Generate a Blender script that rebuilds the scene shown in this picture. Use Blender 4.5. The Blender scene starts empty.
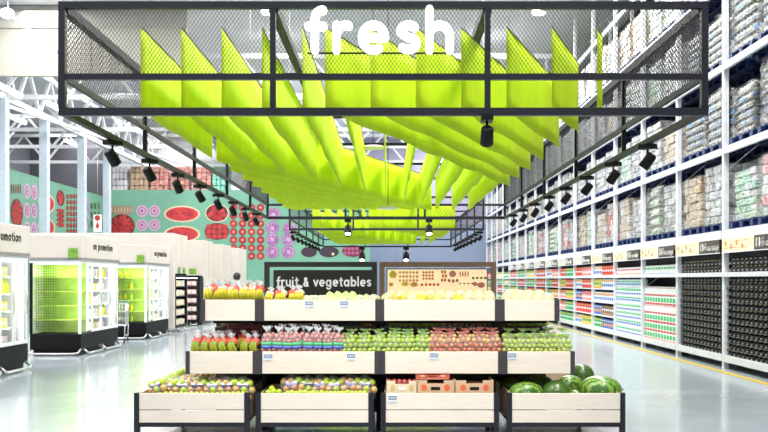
import bpy, math, random
from math import sin, cos, pi, radians as R
from mathutils import Vector, Matrix, Euler
random.seed(7)
rnd = random.random
def ru(a, b): return a + (b - a) * random.random()
SC = bpy.context.scene
COL = SC.collection
F = 922.0; CX = 388.0; HY = 280.0; CH = 1.6
def X_(x, Y): return (x - CX) * Y / F
def Z_(y, Y): return CH + (HY - y) * Y / F
ORD = ['first', 'second', 'third', 'fourth', 'fifth', 'sixth', 'seventh', 'eighth', 'ninth', 'tenth', 'eleventh', 'twelfth',
       'thirteenth', 'fourteenth', 'fifteenth', 'sixteenth', 'seventeenth', 'eighteenth', 'nineteenth', 'twentieth']
def od(i): return ORD[i] if i < 20 else ORD[19]

# ------------------------------------------------------------------ materials
MATS = {}
def mat(name, col, rough=0.5, metal=0.0, emit=0.0, ecol=None, var=0.06, vscale=8.0, bump=0.0, bscale=40.0, trans=0.0,
        coat=0.0, spec=.5, col2=None, translucent=0.0, alpha=1.0, stretch=None):
    if name in MATS: return MATS[name]
    m = bpy.data.materials.new(name); m.use_nodes = True
    nt = m.node_tree; N = nt.nodes; L = nt.links
    b = N['Principled BSDF']
    tc = N.new('ShaderNodeTexCoord'); mp = N.new('ShaderNodeMapping')
    L.new(tc.outputs['Object'], mp.inputs[0])
    if stretch: mp.inputs['Scale'].default_value = stretch
    nz = N.new('ShaderNodeTexNoise'); nz.inputs['Scale'].default_value = vscale; nz.inputs['Detail'].default_value = 3
    L.new(mp.outputs[0], nz.inputs['Vector'])
    rp = N.new('ShaderNodeValToRGB')
    c2 = col2 if col2 else tuple(min(1, c * (1 + var)) for c in col[:3])
    c1 = col if col2 else tuple(c * (1 - var) for c in col[:3])
    rp.color_ramp.elements[0].position = .35; rp.color_ramp.elements[1].position = .65
    rp.color_ramp.elements[0].color = (*c1[:3], 1); rp.color_ramp.elements[1].color = (*c2[:3], 1)
    L.new(nz.outputs['Fac'], rp.inputs[0]); L.new(rp.outputs[0], b.inputs['Base Color'])
    b.inputs['Roughness'].default_value = rough; b.inputs['Metallic'].default_value = metal
    b.inputs['Specular IOR Level'].default_value = spec
    b.inputs['Coat Weight'].default_value = coat; b.inputs['Coat Roughness'].default_value = .1
    b.inputs['Transmission Weight'].default_value = trans
    if alpha < 1: b.inputs['Alpha'].default_value = alpha
    if emit:
        b.inputs['Emission Color'].default_value = (*(ecol or col)[:3], 1); b.inputs['Emission Strength'].default_value = emit
    if bump:
        n2 = N.new('ShaderNodeTexNoise'); n2.inputs['Scale'].default_value = bscale; n2.inputs['Detail'].default_value = 4
        L.new(mp.outputs[0], n2.inputs['Vector'])
        bp = N.new('ShaderNodeBump'); bp.inputs['Strength'].default_value = bump; bp.inputs['Distance'].default_value = .02
        L.new(n2.outputs['Fac'], bp.inputs['Height']); L.new(bp.outputs[0], b.inputs['Normal'])
    if translucent:
        t = N.new('ShaderNodeBsdfTranslucent'); L.new(rp.outputs[0], t.inputs[0])
        mx = N.new('ShaderNodeMixShader'); mx.inputs[0].default_value = translucent
        L.new(b.outputs[0], mx.inputs[1]); L.new(t.outputs[0], mx.inputs[2]); L.new(mx.outputs[0], N['Material Output'].inputs[0])
    MATS[name] = m
    return m

def film_mat(name, amount=.25, col=(1, 1, 1), scale=6):
    if name in MATS: return MATS[name]
    m = bpy.data.materials.new(name); m.use_nodes = True
    nt = m.node_tree; N = nt.nodes; L = nt.links
    b = N['Principled BSDF']; b.inputs['Base Color'].default_value = (*col, 1); b.inputs['Roughness'].default_value = .25
    b.inputs['Specular IOR Level'].default_value = .8
    tr = N.new('ShaderNodeBsdfTransparent')
    tc = N.new('ShaderNodeTexCoord'); nz = N.new('ShaderNodeTexNoise'); nz.inputs['Scale'].default_value = scale; nz.inputs['Detail'].default_value = 6
    nz.inputs['Distortion'].default_value = 1.5
    L.new(tc.outputs['Object'], nz.inputs['Vector'])
    mr = N.new('ShaderNodeMapRange'); mr.inputs[1].default_value = .42; mr.inputs[2].default_value = .62
    mr.inputs[3].default_value = amount * .25; mr.inputs[4].default_value = min(1, amount * 2)
    L.new(nz.outputs['Fac'], mr.inputs[0])
    mx = N.new('ShaderNodeMixShader'); L.new(mr.outputs[0], mx.inputs[0]); L.new(tr.outputs[0], mx.inputs[1]); L.new(b.outputs[0], mx.inputs[2])
    bp = N.new('ShaderNodeBump'); bp.inputs['Strength'].default_value = .6; bp.inputs['Distance'].default_value = .03
    L.new(nz.outputs['Fac'], bp.inputs['Height']); L.new(bp.outputs[0], b.inputs['Normal'])
    L.new(mx.outputs[0], N['Material Output'].inputs[0])
    MATS[name] = m
    return m

def glass_mat():
    if 'glass' in MATS: return MATS['glass']
    m = bpy.data.materials.new('glass'); m.use_nodes = True
    N = m.node_tree.nodes; L = m.node_tree.links
    g = N.new('ShaderNodeBsdfGlossy'); g.inputs['Roughness'].default_value = .03
    tr = N.new('ShaderNodeBsdfTransparent'); tr.inputs[0].default_value = (.96, .98, .97, 1)
    fr = N.new('ShaderNodeMapRange'); lw = N.new('ShaderNodeLayerWeight'); L.new(lw.outputs['Facing'], fr.inputs[0]); fr.inputs[1].default_value = .5; fr.inputs[3].default_value = .02; fr.inputs[4].default_value = .16
    mx = N.new('ShaderNodeMixShader'); L.new(fr.outputs[0], mx.inputs[0]); L.new(tr.outputs[0], mx.inputs[1]); L.new(g.outputs[0], mx.inputs[2])
    L.new(mx.outputs[0], N['Material Output'].inputs[0]); MATS['glass'] = m
    return m

black = mat('black_metal', (.006, .006, .008), .5, bump=.05, spec=.18)
navy = mat('charcoal_frame_paint', (.010, .010, .018), .45, spec=.35)
olive = black
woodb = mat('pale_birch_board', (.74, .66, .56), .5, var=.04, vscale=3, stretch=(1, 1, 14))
white = mat('white_paint', (.85, .86, .88), .4, var=.02)
beige = mat('beige_board', (.55, .50, .45), .6, var=.03, vscale=2)
darkgrey = mat('dark_grey_metal', (.06, .06, .065), .5)
steel = mat('brushed_steel', (.6, .6, .6), .3, metal=.9)
glass = glass_mat()

# ------------------------------------------------------------------ mesh builder
class MB:
    def __init__(s): s.v = []; s.f = []; s.mi = []; s.sm = []; s.m = 0
    def add(s, vs, fs, smooth=False):
        o = len(s.v); s.v += [tuple(v) for v in vs]
        for f in fs:
            s.f.append(tuple(o + i for i in f)); s.mi.append(s.m); s.sm.append(smooth)
        return s
    def box(s, x0, x1, y0, y1, z0, z1, M=None):
        vs = [Vector(p) for p in ((x0, y0, z0), (x1, y0, z0), (x1, y1, z0), (x0, y1, z0), (x0, y0, z1), (x1, y0, z1), (x1, y1, z1), (x0, y1, z1))]
        if M is not None: vs = [M @ v for v in vs]
        return s.add(vs, [(3, 2, 1, 0), (4, 5, 6, 7), (0, 1, 5, 4), (1, 2, 6, 5), (2, 3, 7, 6), (3, 0, 4, 7)])
    def cbox(s, x0, x1, y0, y1, z0, z1, c=.01, M=None):
        # chamfered box
        vs = []
        for (x, sx) in ((x0, 1), (x1, -1)):
            for (y, sy) in ((y0, 1), (y1, -1)):
                for (z, sz) in ((z0, 1), (z1, -1)):
                    vs += [Vector((x, y + sy * c, z + sz * c)), Vector((x + sx * c, y, z + sz * c)), Vector((x + sx * c, y + sy * c, z))]
        if M is not None: vs = [M @ v for v in vs]
        def id(i, j, k, a): return (i * 4 + j * 2 + k) * 3 + a
        fs = []
        fs.append([id(0, 0, 0, 0), id(0, 0, 1, 0), id(0, 1, 1, 0), id(0, 1, 0, 0)]); fs.append([id(1, 0, 0, 0), id(1, 1, 0, 0), id(1, 1, 1, 0), id(1, 0, 1, 0)])
        fs.append([id(0, 0, 0, 1), id(1, 0, 0, 1), id(1, 0, 1, 1), id(0, 0, 1, 1)]); fs.append([id(0, 1, 0, 1), id(0, 1, 1, 1), id(1, 1, 1, 1), id(1, 1, 0, 1)])
        fs.append([id(0, 0, 0, 2), id(0, 1, 0, 2), id(1, 1, 0, 2), id(1, 0, 0, 2)]); fs.append([id(0, 0, 1, 2), id(1, 0, 1, 2), id(1, 1, 1, 2), id(0, 1, 1, 2)])
        for a in (0, 1):
            for b in (0, 1):
                fs.append([id(0, a, b, 1), id(1, a, b, 1), id(1, a, b, 2), id(0, a, b, 2)])
                fs.append([id(a, 0, b, 0), id(a, 1, b, 0), id(a, 1, b, 2), id(a, 0, b, 2)])
                fs.append([id(a, b, 0, 0), id(a, b, 1, 0), id(a, b, 1, 1), id(a, b, 0, 1)])
        for i in (0, 1):
            for j in (0, 1):
                for k in (0, 1): fs.append([id(i, j, k, 0), id(i, j, k, 1), id(i, j, k, 2)])
        return s.add(vs, fs)
    def ell(s, c, r, nu=10, nv=7, M=None, squash=0):
        if not hasattr(r, '__len__'): r = (r, r, r)
        vs = [Vector((0, 0, -1))]
        for j in range(1, nv):
            a = -pi / 2 + pi * j / nv
            for i in range(nu): vs.append(Vector((cos(a) * cos(2 * pi * i / nu), cos(a) * sin(2 * pi * i / nu), sin(a))))
        vs.append(Vector((0, 0, 1)))
        C = Vector(c)
        out = []
        for v in vs:
            w = Vector((v.x * r[0], v.y * r[1], v.z * r[2]))
            if M is not None: w = M @ w
            out.append(w + C)
        fs = [(0, 1 + (i + 1) % nu, 1 + i) for i in range(nu)]
        for j in range(nv - 2):
            for i in range(nu):
                a = 1 + j * nu; fs.append((a + i, a + (i + 1) % nu, a + nu + (i + 1) % nu, a + nu + i))
        a = 1 + (nv - 2) * nu; t = len(vs) - 1
        fs += [(a + i, a + (i + 1) % nu, t) for i in range(nu)]
        return s.add(out, fs, True)
    def tube(s, pts, r, n=8, cap=True, smooth=True):
        pts = [Vector(p) for p in pts]; rs = r if hasattr(r, '__len__') else [r] * len(pts)
        vs = []; up = None
        for i, p in enumerate(pts):
            d = (pts[min(i + 1, len(pts) - 1)] - pts[max(i - 1, 0)])
            d = d.normalized() if d.length > 1e-9 else Vector((0, 0, 1))
            if up is None: up = d.orthogonal().normalized()
            up = (up - d * up.dot(d)); up = up.normalized() if up.length > 1e-6 else d.orthogonal().normalized()
            sd = d.cross(up)
            for k in range(n):
                a = 2 * pi * (k + .5) / n; vs.append(p + (up * cos(a) + sd * sin(a)) * rs[i])
        fs = []
        for i in range(len(pts) - 1):
            for k in range(n): fs.append((i * n + k, i * n + (k + 1) % n, (i + 1) * n + (k + 1) % n, (i + 1) * n + k))
        s.add(vs, fs, smooth)
        if cap:
            o = len(s.v) - len(vs); e = (len(pts) - 1) * n
            s.f.append(tuple(o + k for k in reversed(range(n)))); s.mi.append(s.m); s.sm.append(False)
            s.f.append(tuple(o + e + k for k in range(n))); s.mi.append(s.m); s.sm.append(False)
        return s
    def bar(s, a, b, w, h=None):
        # rectangular bar from a to b, w wide and h tall
        a = Vector(a); b = Vector(b); h = h or w; d = (b - a).normalized()
        up = Vector((0, 0, 1)) if abs(d.z) < .9 else Vector((0, 1, 0))
        sd = d.cross(up).normalized(); up = sd.cross(d).normalized()
        vs = []
        for p in (a, b):
            for (i, j) in ((-1, -1), (1, -1), (1, 1), (-1, 1)): vs.append(p + sd * (i * w / 2) + up * (j * h / 2))
        return s.add(vs, [(3, 2, 1, 0), (4, 5, 6, 7), (0, 1, 5, 4), (1, 2, 6, 5), (2, 3, 7, 6), (3, 0, 4, 7)])
    def lathe(s, prof, c=(0, 0, 0), n=10, M=None, smooth=True):
        vs = []; C = Vector(c)
        for (r, z) in prof:
            for k in range(n):
                w = Vector((r * cos(2 * pi * k / n), r * sin(2 * pi * k / n), z))
                if M is not None: w = M @ w
                vs.append(w + C)
        fs = []
        for i in range(len(prof) - 1):
            for k in range(n): fs.append((i * n + k, i * n + (k + 1) % n, (i + 1) * n + (k + 1) % n, (i + 1) * n + k))
        s.add(vs, fs, smooth)
        o = len(s.v) - len(vs); e = (len(prof) - 1) * n
        if prof[0][0] > 1e-4: s.f.append(tuple(o + k for k in reversed(range(n)))); s.mi.append(s.m); s.sm.append(False)
        if prof[-1][0] > 1e-4: s.f.append(tuple(o + e + k for k in range(n))); s.mi.append(s.m); s.sm.append(False)
        return s
    def disc(s, c, rx, rz, d=.01, n=20, ax='y'):
        # flat elliptical plate facing -Y (ax y) or facing +X (ax x)
        vs = []
        for t in (0, d):
            for k in range(n):
                a = 2 * pi * k / n
                if ax == 'y': vs.append((c[0] + rx * cos(a), c[1] - t, c[2] + rz * sin(a)))
                else: vs.append((c[0] + t, c[1] + rx * cos(a), c[2] + rz * sin(a)))
        return s.add(vs, [tuple(range(n)), tuple(range(2 * n - 1, n - 1, -1))] + [(k, n + k, n + (k + 1) % n, (k + 1) % n) for k in range(n)])
    def build(s, name, mats, parent=None, loc=None):
        me = bpy.data.meshes.new(name)
        me.from_pydata(s.v, [], s.f)
        for m in (mats if isinstance(mats, (list, tuple)) else [mats]): me.materials.append(m)
        me.polygons.foreach_set('material_index', s.mi); me.polygons.foreach_set('use_smooth', s.sm)
        me.update()
        o = bpy.data.objects.new(name, me); COL.objects.link(o)
        if parent: o.parent = parent
        if loc is not None: o.location = loc
        return o

def tag(o, label=None, cat=None, group=None, kind=None):
    if label: o['label'] = label
    if cat: o['category'] = cat
    if group: o['group'] = group
    if kind: o['kind'] = kind
    return o
def struct(o): o['kind'] = 'structure'; return o
def empty(name, loc=(0, 0, 0), rz=0, label=None, cat=None, group=None):
    o = bpy.data.objects.new(name, None); COL.objects.link(o); o.location = loc; o.rotation_euler = (0, 0, rz); o.empty_display_size = .1
    return tag(o, label, cat, group)
KIDS = {}
def kids(o):
    k = o.name
    if k not in KIDS: KIDS[k] = list(o.children)
    return KIDS[k]
def copy_tree(o, parent=None):
    c = o.copy(); COL.objects.link(c); c.parent = parent
    for ch in kids(o): copy_tree(ch, c)
    return c
class Proto:
    """the first instance is the object itself, the next are copies of it and its parts"""
    def __init__(s, o): s.o = o; s.used = False
    def put(s, loc, rot=(0, 0, 0), label=None, cat=None, group=None, sc=None):
        if not s.used: s.used = True; kids(s.o); [kids(c) for c in s.o.children]; o = s.o
        else: o = copy_tree(s.o)
        o.location = loc; o.rotation_euler = rot
        o.scale = (sc if hasattr(sc, '__len__') else (sc, sc, sc)) if sc else (1, 1, 1)
        if 'group' in o.keys() and group is None: del o['group']
        return tag(o, label, cat, group)

# ------------------------------------------------------------------ lettering by strokes
def arc(cx, cy, rx, ry, a0, a1, n=12):
    return [(cx + rx * cos(R(a0 + (a1 - a0) * i / n)), cy + ry * sin(R(a0 + (a1 - a0) * i / n))) for i in range(n + 1)]
G = {
 'o': ([arc(.5, .5, .42, .42, 0, 360, 22)], 1.12),
 'a': ([arc(.5, .5, .42, .42, 0, 360, 22), [(.92, .9), (.92, .08)]], 1.2),
 'b': ([arc(.5, .5, .42, .42, 0, 360, 22), [(.08, 1.42), (.08, .08)]], 1.12),
 'e': ([arc(.5, .5, .42, .42, 0, 300, 20), [(.1, .5), (.92, .5)]], 1.1),
 'f': ([[(.3, .08), (.3, 1.1)] + arc(.58, 1.12, .28, .3, 180, 85, 6), [(.06, .88), (.62, .88)]], .75),
 'g': ([arc(.5, .5, .42, .42, 0, 360, 22), [(.92, .9), (.92, -.1)] + arc(.52, -.1, .4, .3, 0, -150, 9)], 1.2),
 'h': ([[(.08, 1.45), (.08, .08)], arc(.45, .54, .37, .38, 170, 0, 9) + [(.82, .08)]], 1.05),
 'i': ([[(.08, .9), (.08, .08)], [(.08, 1.3), (.08, 1.32)]], .34),
 'l': ([[(.08, 1.42), (.08, .08)]], .34),
 'm': ([[(.08, .92), (.08, .08)], arc(.36, .6, .28, .32, 170, 0, 8) + [(.64, .08)], arc(.92, .6, .28, .32, 170, 0, 8) + [(1.2, .08)]], 1.45),
 'n': ([[(.08, .92), (.08, .08)], arc(.45, .54, .37, .38, 170, 0, 9) + [(.82, .08)]], 1.05),
 'p': ([arc(.5, .5, .42, .42, 0, 360, 22), [(.08, .9), (.08, -.4)]], 1.12),
 'r': ([[(.08, .92), (.08, .08)], arc(.42, .54, .34, .38, 170, 70, 6)], .68),
 's': ([arc(.42, .7, .3, .22, 40, 180, 8) + arc(.42, .3, .3, .2, 90, -140, 10)[0:]], .85),
 't': ([[(.3, 1.25), (.3, .3)] + arc(.5, .3, .2, .22, 180, 270, 5), [(.06, .92), (.58, .92)]], .72),
 'u': ([[(.08, .92), (.08, .46)] + arc(.45, .46, .37, .38, 180, 360, 9), [(.82, .92), (.82, .08)]], 1.05),
 'v': ([[(.06, .92), (.45, .08), (.84, .92)]], .98),
 'y': ([[(.06, .92), (.45, .1)], [(.84, .92), (.3, -.38)]], .98),
 '&': ([[(.95, .05), (.3, .95)] + arc(.48, 1.08, .2, .2, 190, -30, 8) + [(.2, .5)] + arc(.42, .32, .28, .26, 150, 350, 8) + [(.9, .62)]], 1.15),
 'B': ([[(.08, .08), (.08, 1.3), (.4, 1.3)] + arc(.42, 1.02, .28, .28, 90, -90, 7) + [(.1, .72)], arc(.45, .4, .32, .32, 90, -90, 7) + [(.08, .08)]], .98),
 'I': ([[(.1, .08), (.1, 1.3)]], .36),
 'G': ([arc(.55, .69, .47, .61, 50, 340, 14) + [(.98, .66), (.6, .66)]], 1.2),
 '0': ([arc(.4, .69, .32, .6, 0, 360, 18)], .95), '1': ([[(.1, 1.05), (.35, 1.3), (.35, .08)]], .6),
 '9': ([arc(.42, .95, .32, .34, 0, 360, 14), [(.74, .95), (.55, .08)]], .95), '5': ([[(.7, 1.3), (.2, 1.3), (.15, .8)] + arc(.4, .45, .33, .37, 100, -140, 9)], .95),
 'R': ([[(.08, .08), (.08, 1.3), (.4, 1.3)] + arc(.42, 1.0, .28, .3, 90, -90, 7) + [(.1, .7)], [(.4, .7), (.75, .08)]], .98),
 ' ': ([], .5),
}
def text_width(t, w=.2, sp=0): return sum(G[c][1] + w + sp for c in t) - w
def stroke_text(mb, t, x, z, h, w=.22, d=.02, y=0, sp=0.0, sx=1.0):
    """letters with x-height h, standing in the XZ plane, front face at y-d, starting at x"""
    u = h / 1.0; cx = x
    hw = w * h / 2
    for ch in t:
        pls, adv = G[ch]
        for pl in pls:
            P = [(cx + (p[0] + w / 2) * h * sx, z + p[1] * h) for p in pl]
            for i in range(len(P)):
                n = 10
                vs = [(P[i][0] + hw * cos(2 * pi * k / n), y - tt, P[i][1] + hw * sin(2 * pi * k / n)) for tt in (0, d) for k in range(n)]
                mb.add(vs, [tuple(range(n, 2 * n))] + [(k, (k + 1) % n, n + (k + 1) % n, n + k) for k in range(n)])
                if i + 1 < len(P):
                    a = Vector((P[i][0], 0, P[i][1])); b = Vector((P[i + 1][0], 0, P[i + 1][1])); dd = b - a
                    if dd.length < 1e-6: continue
                    nn = Vector((-dd.z, 0, dd.x)).normalized() * hw
                    q = [a - nn, b - nn, b + nn, a + nn]
                    vs = [(v.x, y - tt, v.z) for tt in (0, d) for v in q]
                    mb.add(vs, [(4, 5, 6, 7), (0, 1, 5, 4), (2, 3, 7, 6)])
        cx += (adv + w + sp) * h * sx
    return cx
# ================================================================== camera, light
cam = bpy.data.cameras.new('camera'); co = bpy.data.objects.new('camera', cam); COL.objects.link(co)
co.location = (0, 0, CH); co.rotation_euler = (R(90), 0, 0)
cam.lens = 36 * F / 768; cam.sensor_width = 36; cam.shift_x = -4 / 768; cam.shift_y = 64 / 768; cam.clip_end = 300
SC.camera = co
w = bpy.data.worlds.new('world'); SC.world = w; w.use_nodes = True
w.node_tree.nodes['Background'].inputs[0].default_value = (.93, .97, 1, 1); w.node_tree.nodes['Background'].inputs[1].default_value = 1.0
SC.view_settings.view_transform = 'Standard'; SC.view_settings.look = 'None'; SC.view_settings.gamma = 1; SC.view_settings.use_curve_mapping = False
SC.view_settings.exposure = -0.45
def area(name, loc, sx, sy, e, col=(1, 1, 1), rot=(0, 0, 0)):
    l = bpy.data.lights.new(name, 'AREA'); l.shape = 'RECTANGLE'; l.size = sx; l.size_y = sy; l.energy = e; l.color = col
    o = bpy.data.objects.new(name, l); COL.objects.link(o); o.location = loc; o.rotation_euler = rot
    return o

# ================================================================== setting
WX = -16.0; BY = 58.0; MY = 52.0; RX = 6.1
def floor_mat():
    m = mat('polished_concrete', (.42, .47, .53), .16, var=.1, vscale=.7)
    N = m.node_tree.nodes; L = m.node_tree.links; b = N['Principled BSDF']
    n = N.new('ShaderNodeTexNoise'); n.inputs['Scale'].default_value = 5; n.inputs['Detail'].default_value = 6
    mr = N.new('ShaderNodeMapRange'); mr.inputs[3].default_value = .12; mr.inputs[4].default_value = .30
    L.new(n.outputs['Fac'], mr.inputs[0]); L.new(mr.outputs[0], b.inputs['Roughness'])
    b.inputs['Coat Weight'].default_value = .5
    return m
struct(MB().box(-22, 9, -6, 60, -.1, 0).build('floor', floor_mat()))
corr = mat('ceiling_sheet', (.60, .60, .64), .6, var=.05, stretch=(1, 8, 1), vscale=2)
struct(MB().box(-22, 9, -1, 60, 10.5, 10.7).build('ceiling', corr))
backm = mat('back_wall_cladding', (.36, .34, .47), .6, var=.08, stretch=(14, 1, .2), vscale=2)
blue = mat('blue_grey_wall_paint', (.20, .25, .36), .6)
struct(MB().box(-22, 9, BY, BY + .2, 0, 10.6).build('wall_back', backm))
struct(MB().box(-1.2, 7.3, BY - .1, BY, 0, 5.1).build('wall_back_dado', blue))
# white panel above the green wall
struct(MB().box(-16.5, -8.7, 56.5, 56.7, 6.0, 10.6).build('wall_back_white', mat('white_wall_sheet', (.9, .93, .98), .6, emit=.0)))
struct(MB().box(8.2, 8.4, -1, 60, 0, 10.6).build('wall_right_shade', mat('aisle_shade_black', (.02, .02, .022), .8)))  # black sheet standing in for the shade behind the rack loads
struct(MB().box(-22.2, -22, -1, 60, 0, 10.6).build('wall_left', mat('grey_side_wall', (.22, .22, .26), .8)))
struct(MB().box(-22, -16.5, 56.6, 56.8, 6.0, 10.5).build('wall_back_left', mat('dark_grey_soffit', (.13, .13, .155), .7)))
green = mat('mint_green_wall_paint', (.14, .33, .235), .6, var=.05, vscale=.5)
struct(MB().box(WX - .2, WX, 26, MY + .2, 0, 6.3).build('wall_green_side', green))
struct(MB().box(WX, -1.0, MY, MY + .25, 0, 6.68).build('wall_green_back', green))
# cream cladding bulkhead
bm = MB()
for i in range(5): bm.cbox(-22 + i * 3.1, -22 + i * 3.1 + 3.08, 29.85, 30, 8.2, 10.45, .015)
struct(bm.build('wall_bulkhead', mat('cream_cladding', (.42, .405, .35), .6, var=.05, vscale=1)))
bm = MB(); bm.box(-22, -6.5, 29.8, 29.85, 9.75, 10.45)
struct(bm.build('trim_1', mat('cream_cladding_upper', (.36, .345, .31), .6)))
# columns and lattice girders carrying the roof
for k, (Y, xx) in enumerate(((33.4, 3), (37.9, 44.5), (42.4, 82), (46.9, 107))):
    o = MB().cbox(-.17, .17, -.17, .17, 0, 8.2, .02).build('column', mat('pale_blue_white_column', (.48, .55, .64), .4), loc=(X_(xx, Y), Y, 0))
    struct(o); o.name = 'trim_column' + ('' if k == 0 else '.%03d' % k)
def lattice(mb, a, b, h, step, w=.12):
    a = Vector(a); b = Vector(b); L = (b - a).length; n = max(1, int(L / step)); up = Vector((0, 0, h))
    mb.bar(a, b, w * 1.3); mb.bar(a + up, b + up, w * 1.3)
    for i in range(n):
        p = a + (b - a) * (i / n); q = a + (b - a) * ((i + .5) / n); r = a + (b - a) * ((i + 1) / n)
        mb.bar(p, q + up, w * .75); mb.bar(q + up, r, w * .75)
trussm = mat('white_truss_paint', (.58, .59, .62), .4)
def girder(a, b, h, step, label, w=.12):
    m = MB(); lattice(m, a, b, h, step, w)
    return tag(m.build('roof_girder', trussm), kind='structure')
girder((-14, 30.2, 8.25), (-14, 57.5, 8.25), 1.6, 2.2, '', .16)
for i, Y in enumerate((33.6, 40.8, 46, 52)): girder((-21.8, Y, 8.25), (6, Y, 8.25), 1.5, 2.4, '', .13)
girder((-8.4, 30.2, 8.3), (-8.4, 57.5, 8.3), 1.4, 2.0, '', .12)
m = MB()
m.bar((-14.5, 31, 8.0), (-10.5, 56, 8.0), .12); m.bar((-9.0, 33, 9.6), (-4, 36, 8.3), .15)
struct(m.build('trim_2', trussm))
# ceiling lamps: battens along the roof (real tubes with area light under each row)
lampm = mat('lamp_tube', (1, 1, 1), .4, emit=6.0)
batt = None
bx = MB().box(-.08, .08, -1.2, 1.2, .05, .14)
root = empty('batten_light')
bx.build('housing', white, root); MB().tube([(0, -1.15, 0), (0, 1.15, 0)], .04, 8).build('lamp_tube', lampm, root)
MB().tube([(0, 0, .1), (0, 0, 2.45)], .01, 5).build('suspension_rod', steel, root)
PB = Proto(root)
bl = [(-13, 31.5, 8.05, 'batten light by the roof girder nearest the front left column'), (-15, 37, 8.05, 'white batten light left of the second pale column'), (-15, 44, 8.05, 'white batten light between second and third pale columns'),
      (-12.5, 35, 8.05, 'white batten light hung over the nearest chiller'), (-10.5, 41, 8.05, 'white batten light in front of the white wall panel')]
for (x, y, z, lb) in bl: PB.put((x, y, z), label=lb, cat='ceiling light', group='batten lights on the left')
# long fluorescent pipe line at upper left
m = MB(); m.tube([(X_(8, 20), 20, Z_(14, 20)), (X_(57, 24), 24, Z_(50, 24)), (X_(62, 25), 25, Z_(60, 25))], .035, 8)
r = empty('pendant_tube_light', label='long thin white tube lamp at top left before the cream cladding', cat='ceiling light')
m.build('tube', mat('white_tube', (.9, .9, .92), .3), r)
m = MB(); m.ell((X_(8, 20), 19.95, Z_(14, 20)), (.16, .16, .11)); m.build('lamp_head', lampm, r)
m = MB(); m.tube([(X_(8, 20), 20, Z_(14, 20)), (X_(8, 20), 20, 10.5)], .01, 5); m.tube([(X_(62, 25), 25, Z_(60, 25)), (X_(62, 25), 25, 10.5)], .01, 5); m.build('suspension_rod', steel, r)
# round high-bay lamps
root = empty('high_bay_lamp')
MB().lathe([(.02, .22), (.10, .2), (.22, .02), (.23, 0), (.21, 0)], n=16).build('shade', steel, root)
MB().ell((0, 0, .0), (.2, .2, .06), 14, 6).build('bulb', lampm, root)
MB().tube([(0, 0, .2), (0, 0, 1.1)], .012, 5).build('rod', steel, root)
PH = Proto(root)
for (x, y, Y, lb) in ((268, 13, 27, 'round high bay lamp shining beside the second canopy post'), (170, 51, 31.4, 'round high bay lamp seen through the mesh above the first banners'),
                      (539, 13, 27, 'round high bay lamp shining right of the third canopy post')):
    o = PH.put((X_(x, Y), Y, Z_(y, Y)), label=lb, cat='ceiling light'); 
    h = (10.5 - Z_(y, Y)); 
# area lights just under the roof, along the lamp rows
for x, e in ((-18.5, 1200), (-11, 2600), (-4, 2600), (3.6, 3400)):
    for (y0, y1) in ((1, 15), (15, 29), (29, 43), (43, 57)):
        area('roof_light', (x, (y0 + y1) / 2, 10.3), 1.6, y1 - y0, e * .62, (1, .985, .96))
# ================================================================== canopies
FY = 8.6
CXL = X_(62.5, FY); CXR = X_(704, FY)
ZT = Z_(5.5, FY); ZM = Z_(77, FY); ZB = Z_(112, FY)
POSTX = [X_(v, FY) for v in (64, 273, 487.5, 702.5)]
meshm = mat('black_expanded_mesh', (.03, .03, .035), .5)
limec = mat('lime_fabric', (.68, .82, .02), .65, var=.04, vscale=1.2, stretch=(3, 3, .5), translucent=.45, bump=.15, bscale=3)
def diamond(mb, u0, u1, z0, z1, fn, du=.0365, t=.0032, slope=1.45):
    """expanded metal: two families of slanting strands between u0..u1, z0..z1; fn(u,z)->point"""
    H = z1 - z0; run = H / slope
    k = int((u1 - u0 + run) / du) + 1
    for s_ in (1, -1):
        for i in range(k):
            a = u0 - run + i * du + (0)
            ua, ub = a, a + run; za, zb = z0, z1
            if ua < u0: za = z0 + (u0 - ua) * slope; ua = u0
            if ub > u1: zb = z1 - (ub - u1) * slope; ub = u1
            if ub - ua < .005: continue
            if s_ < 0: za, zb = z0 + z1 - za, z0 + z1 - zb
            mb.bar(fn(ua, za), fn(ub, zb), t * 1.6, t)
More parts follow.
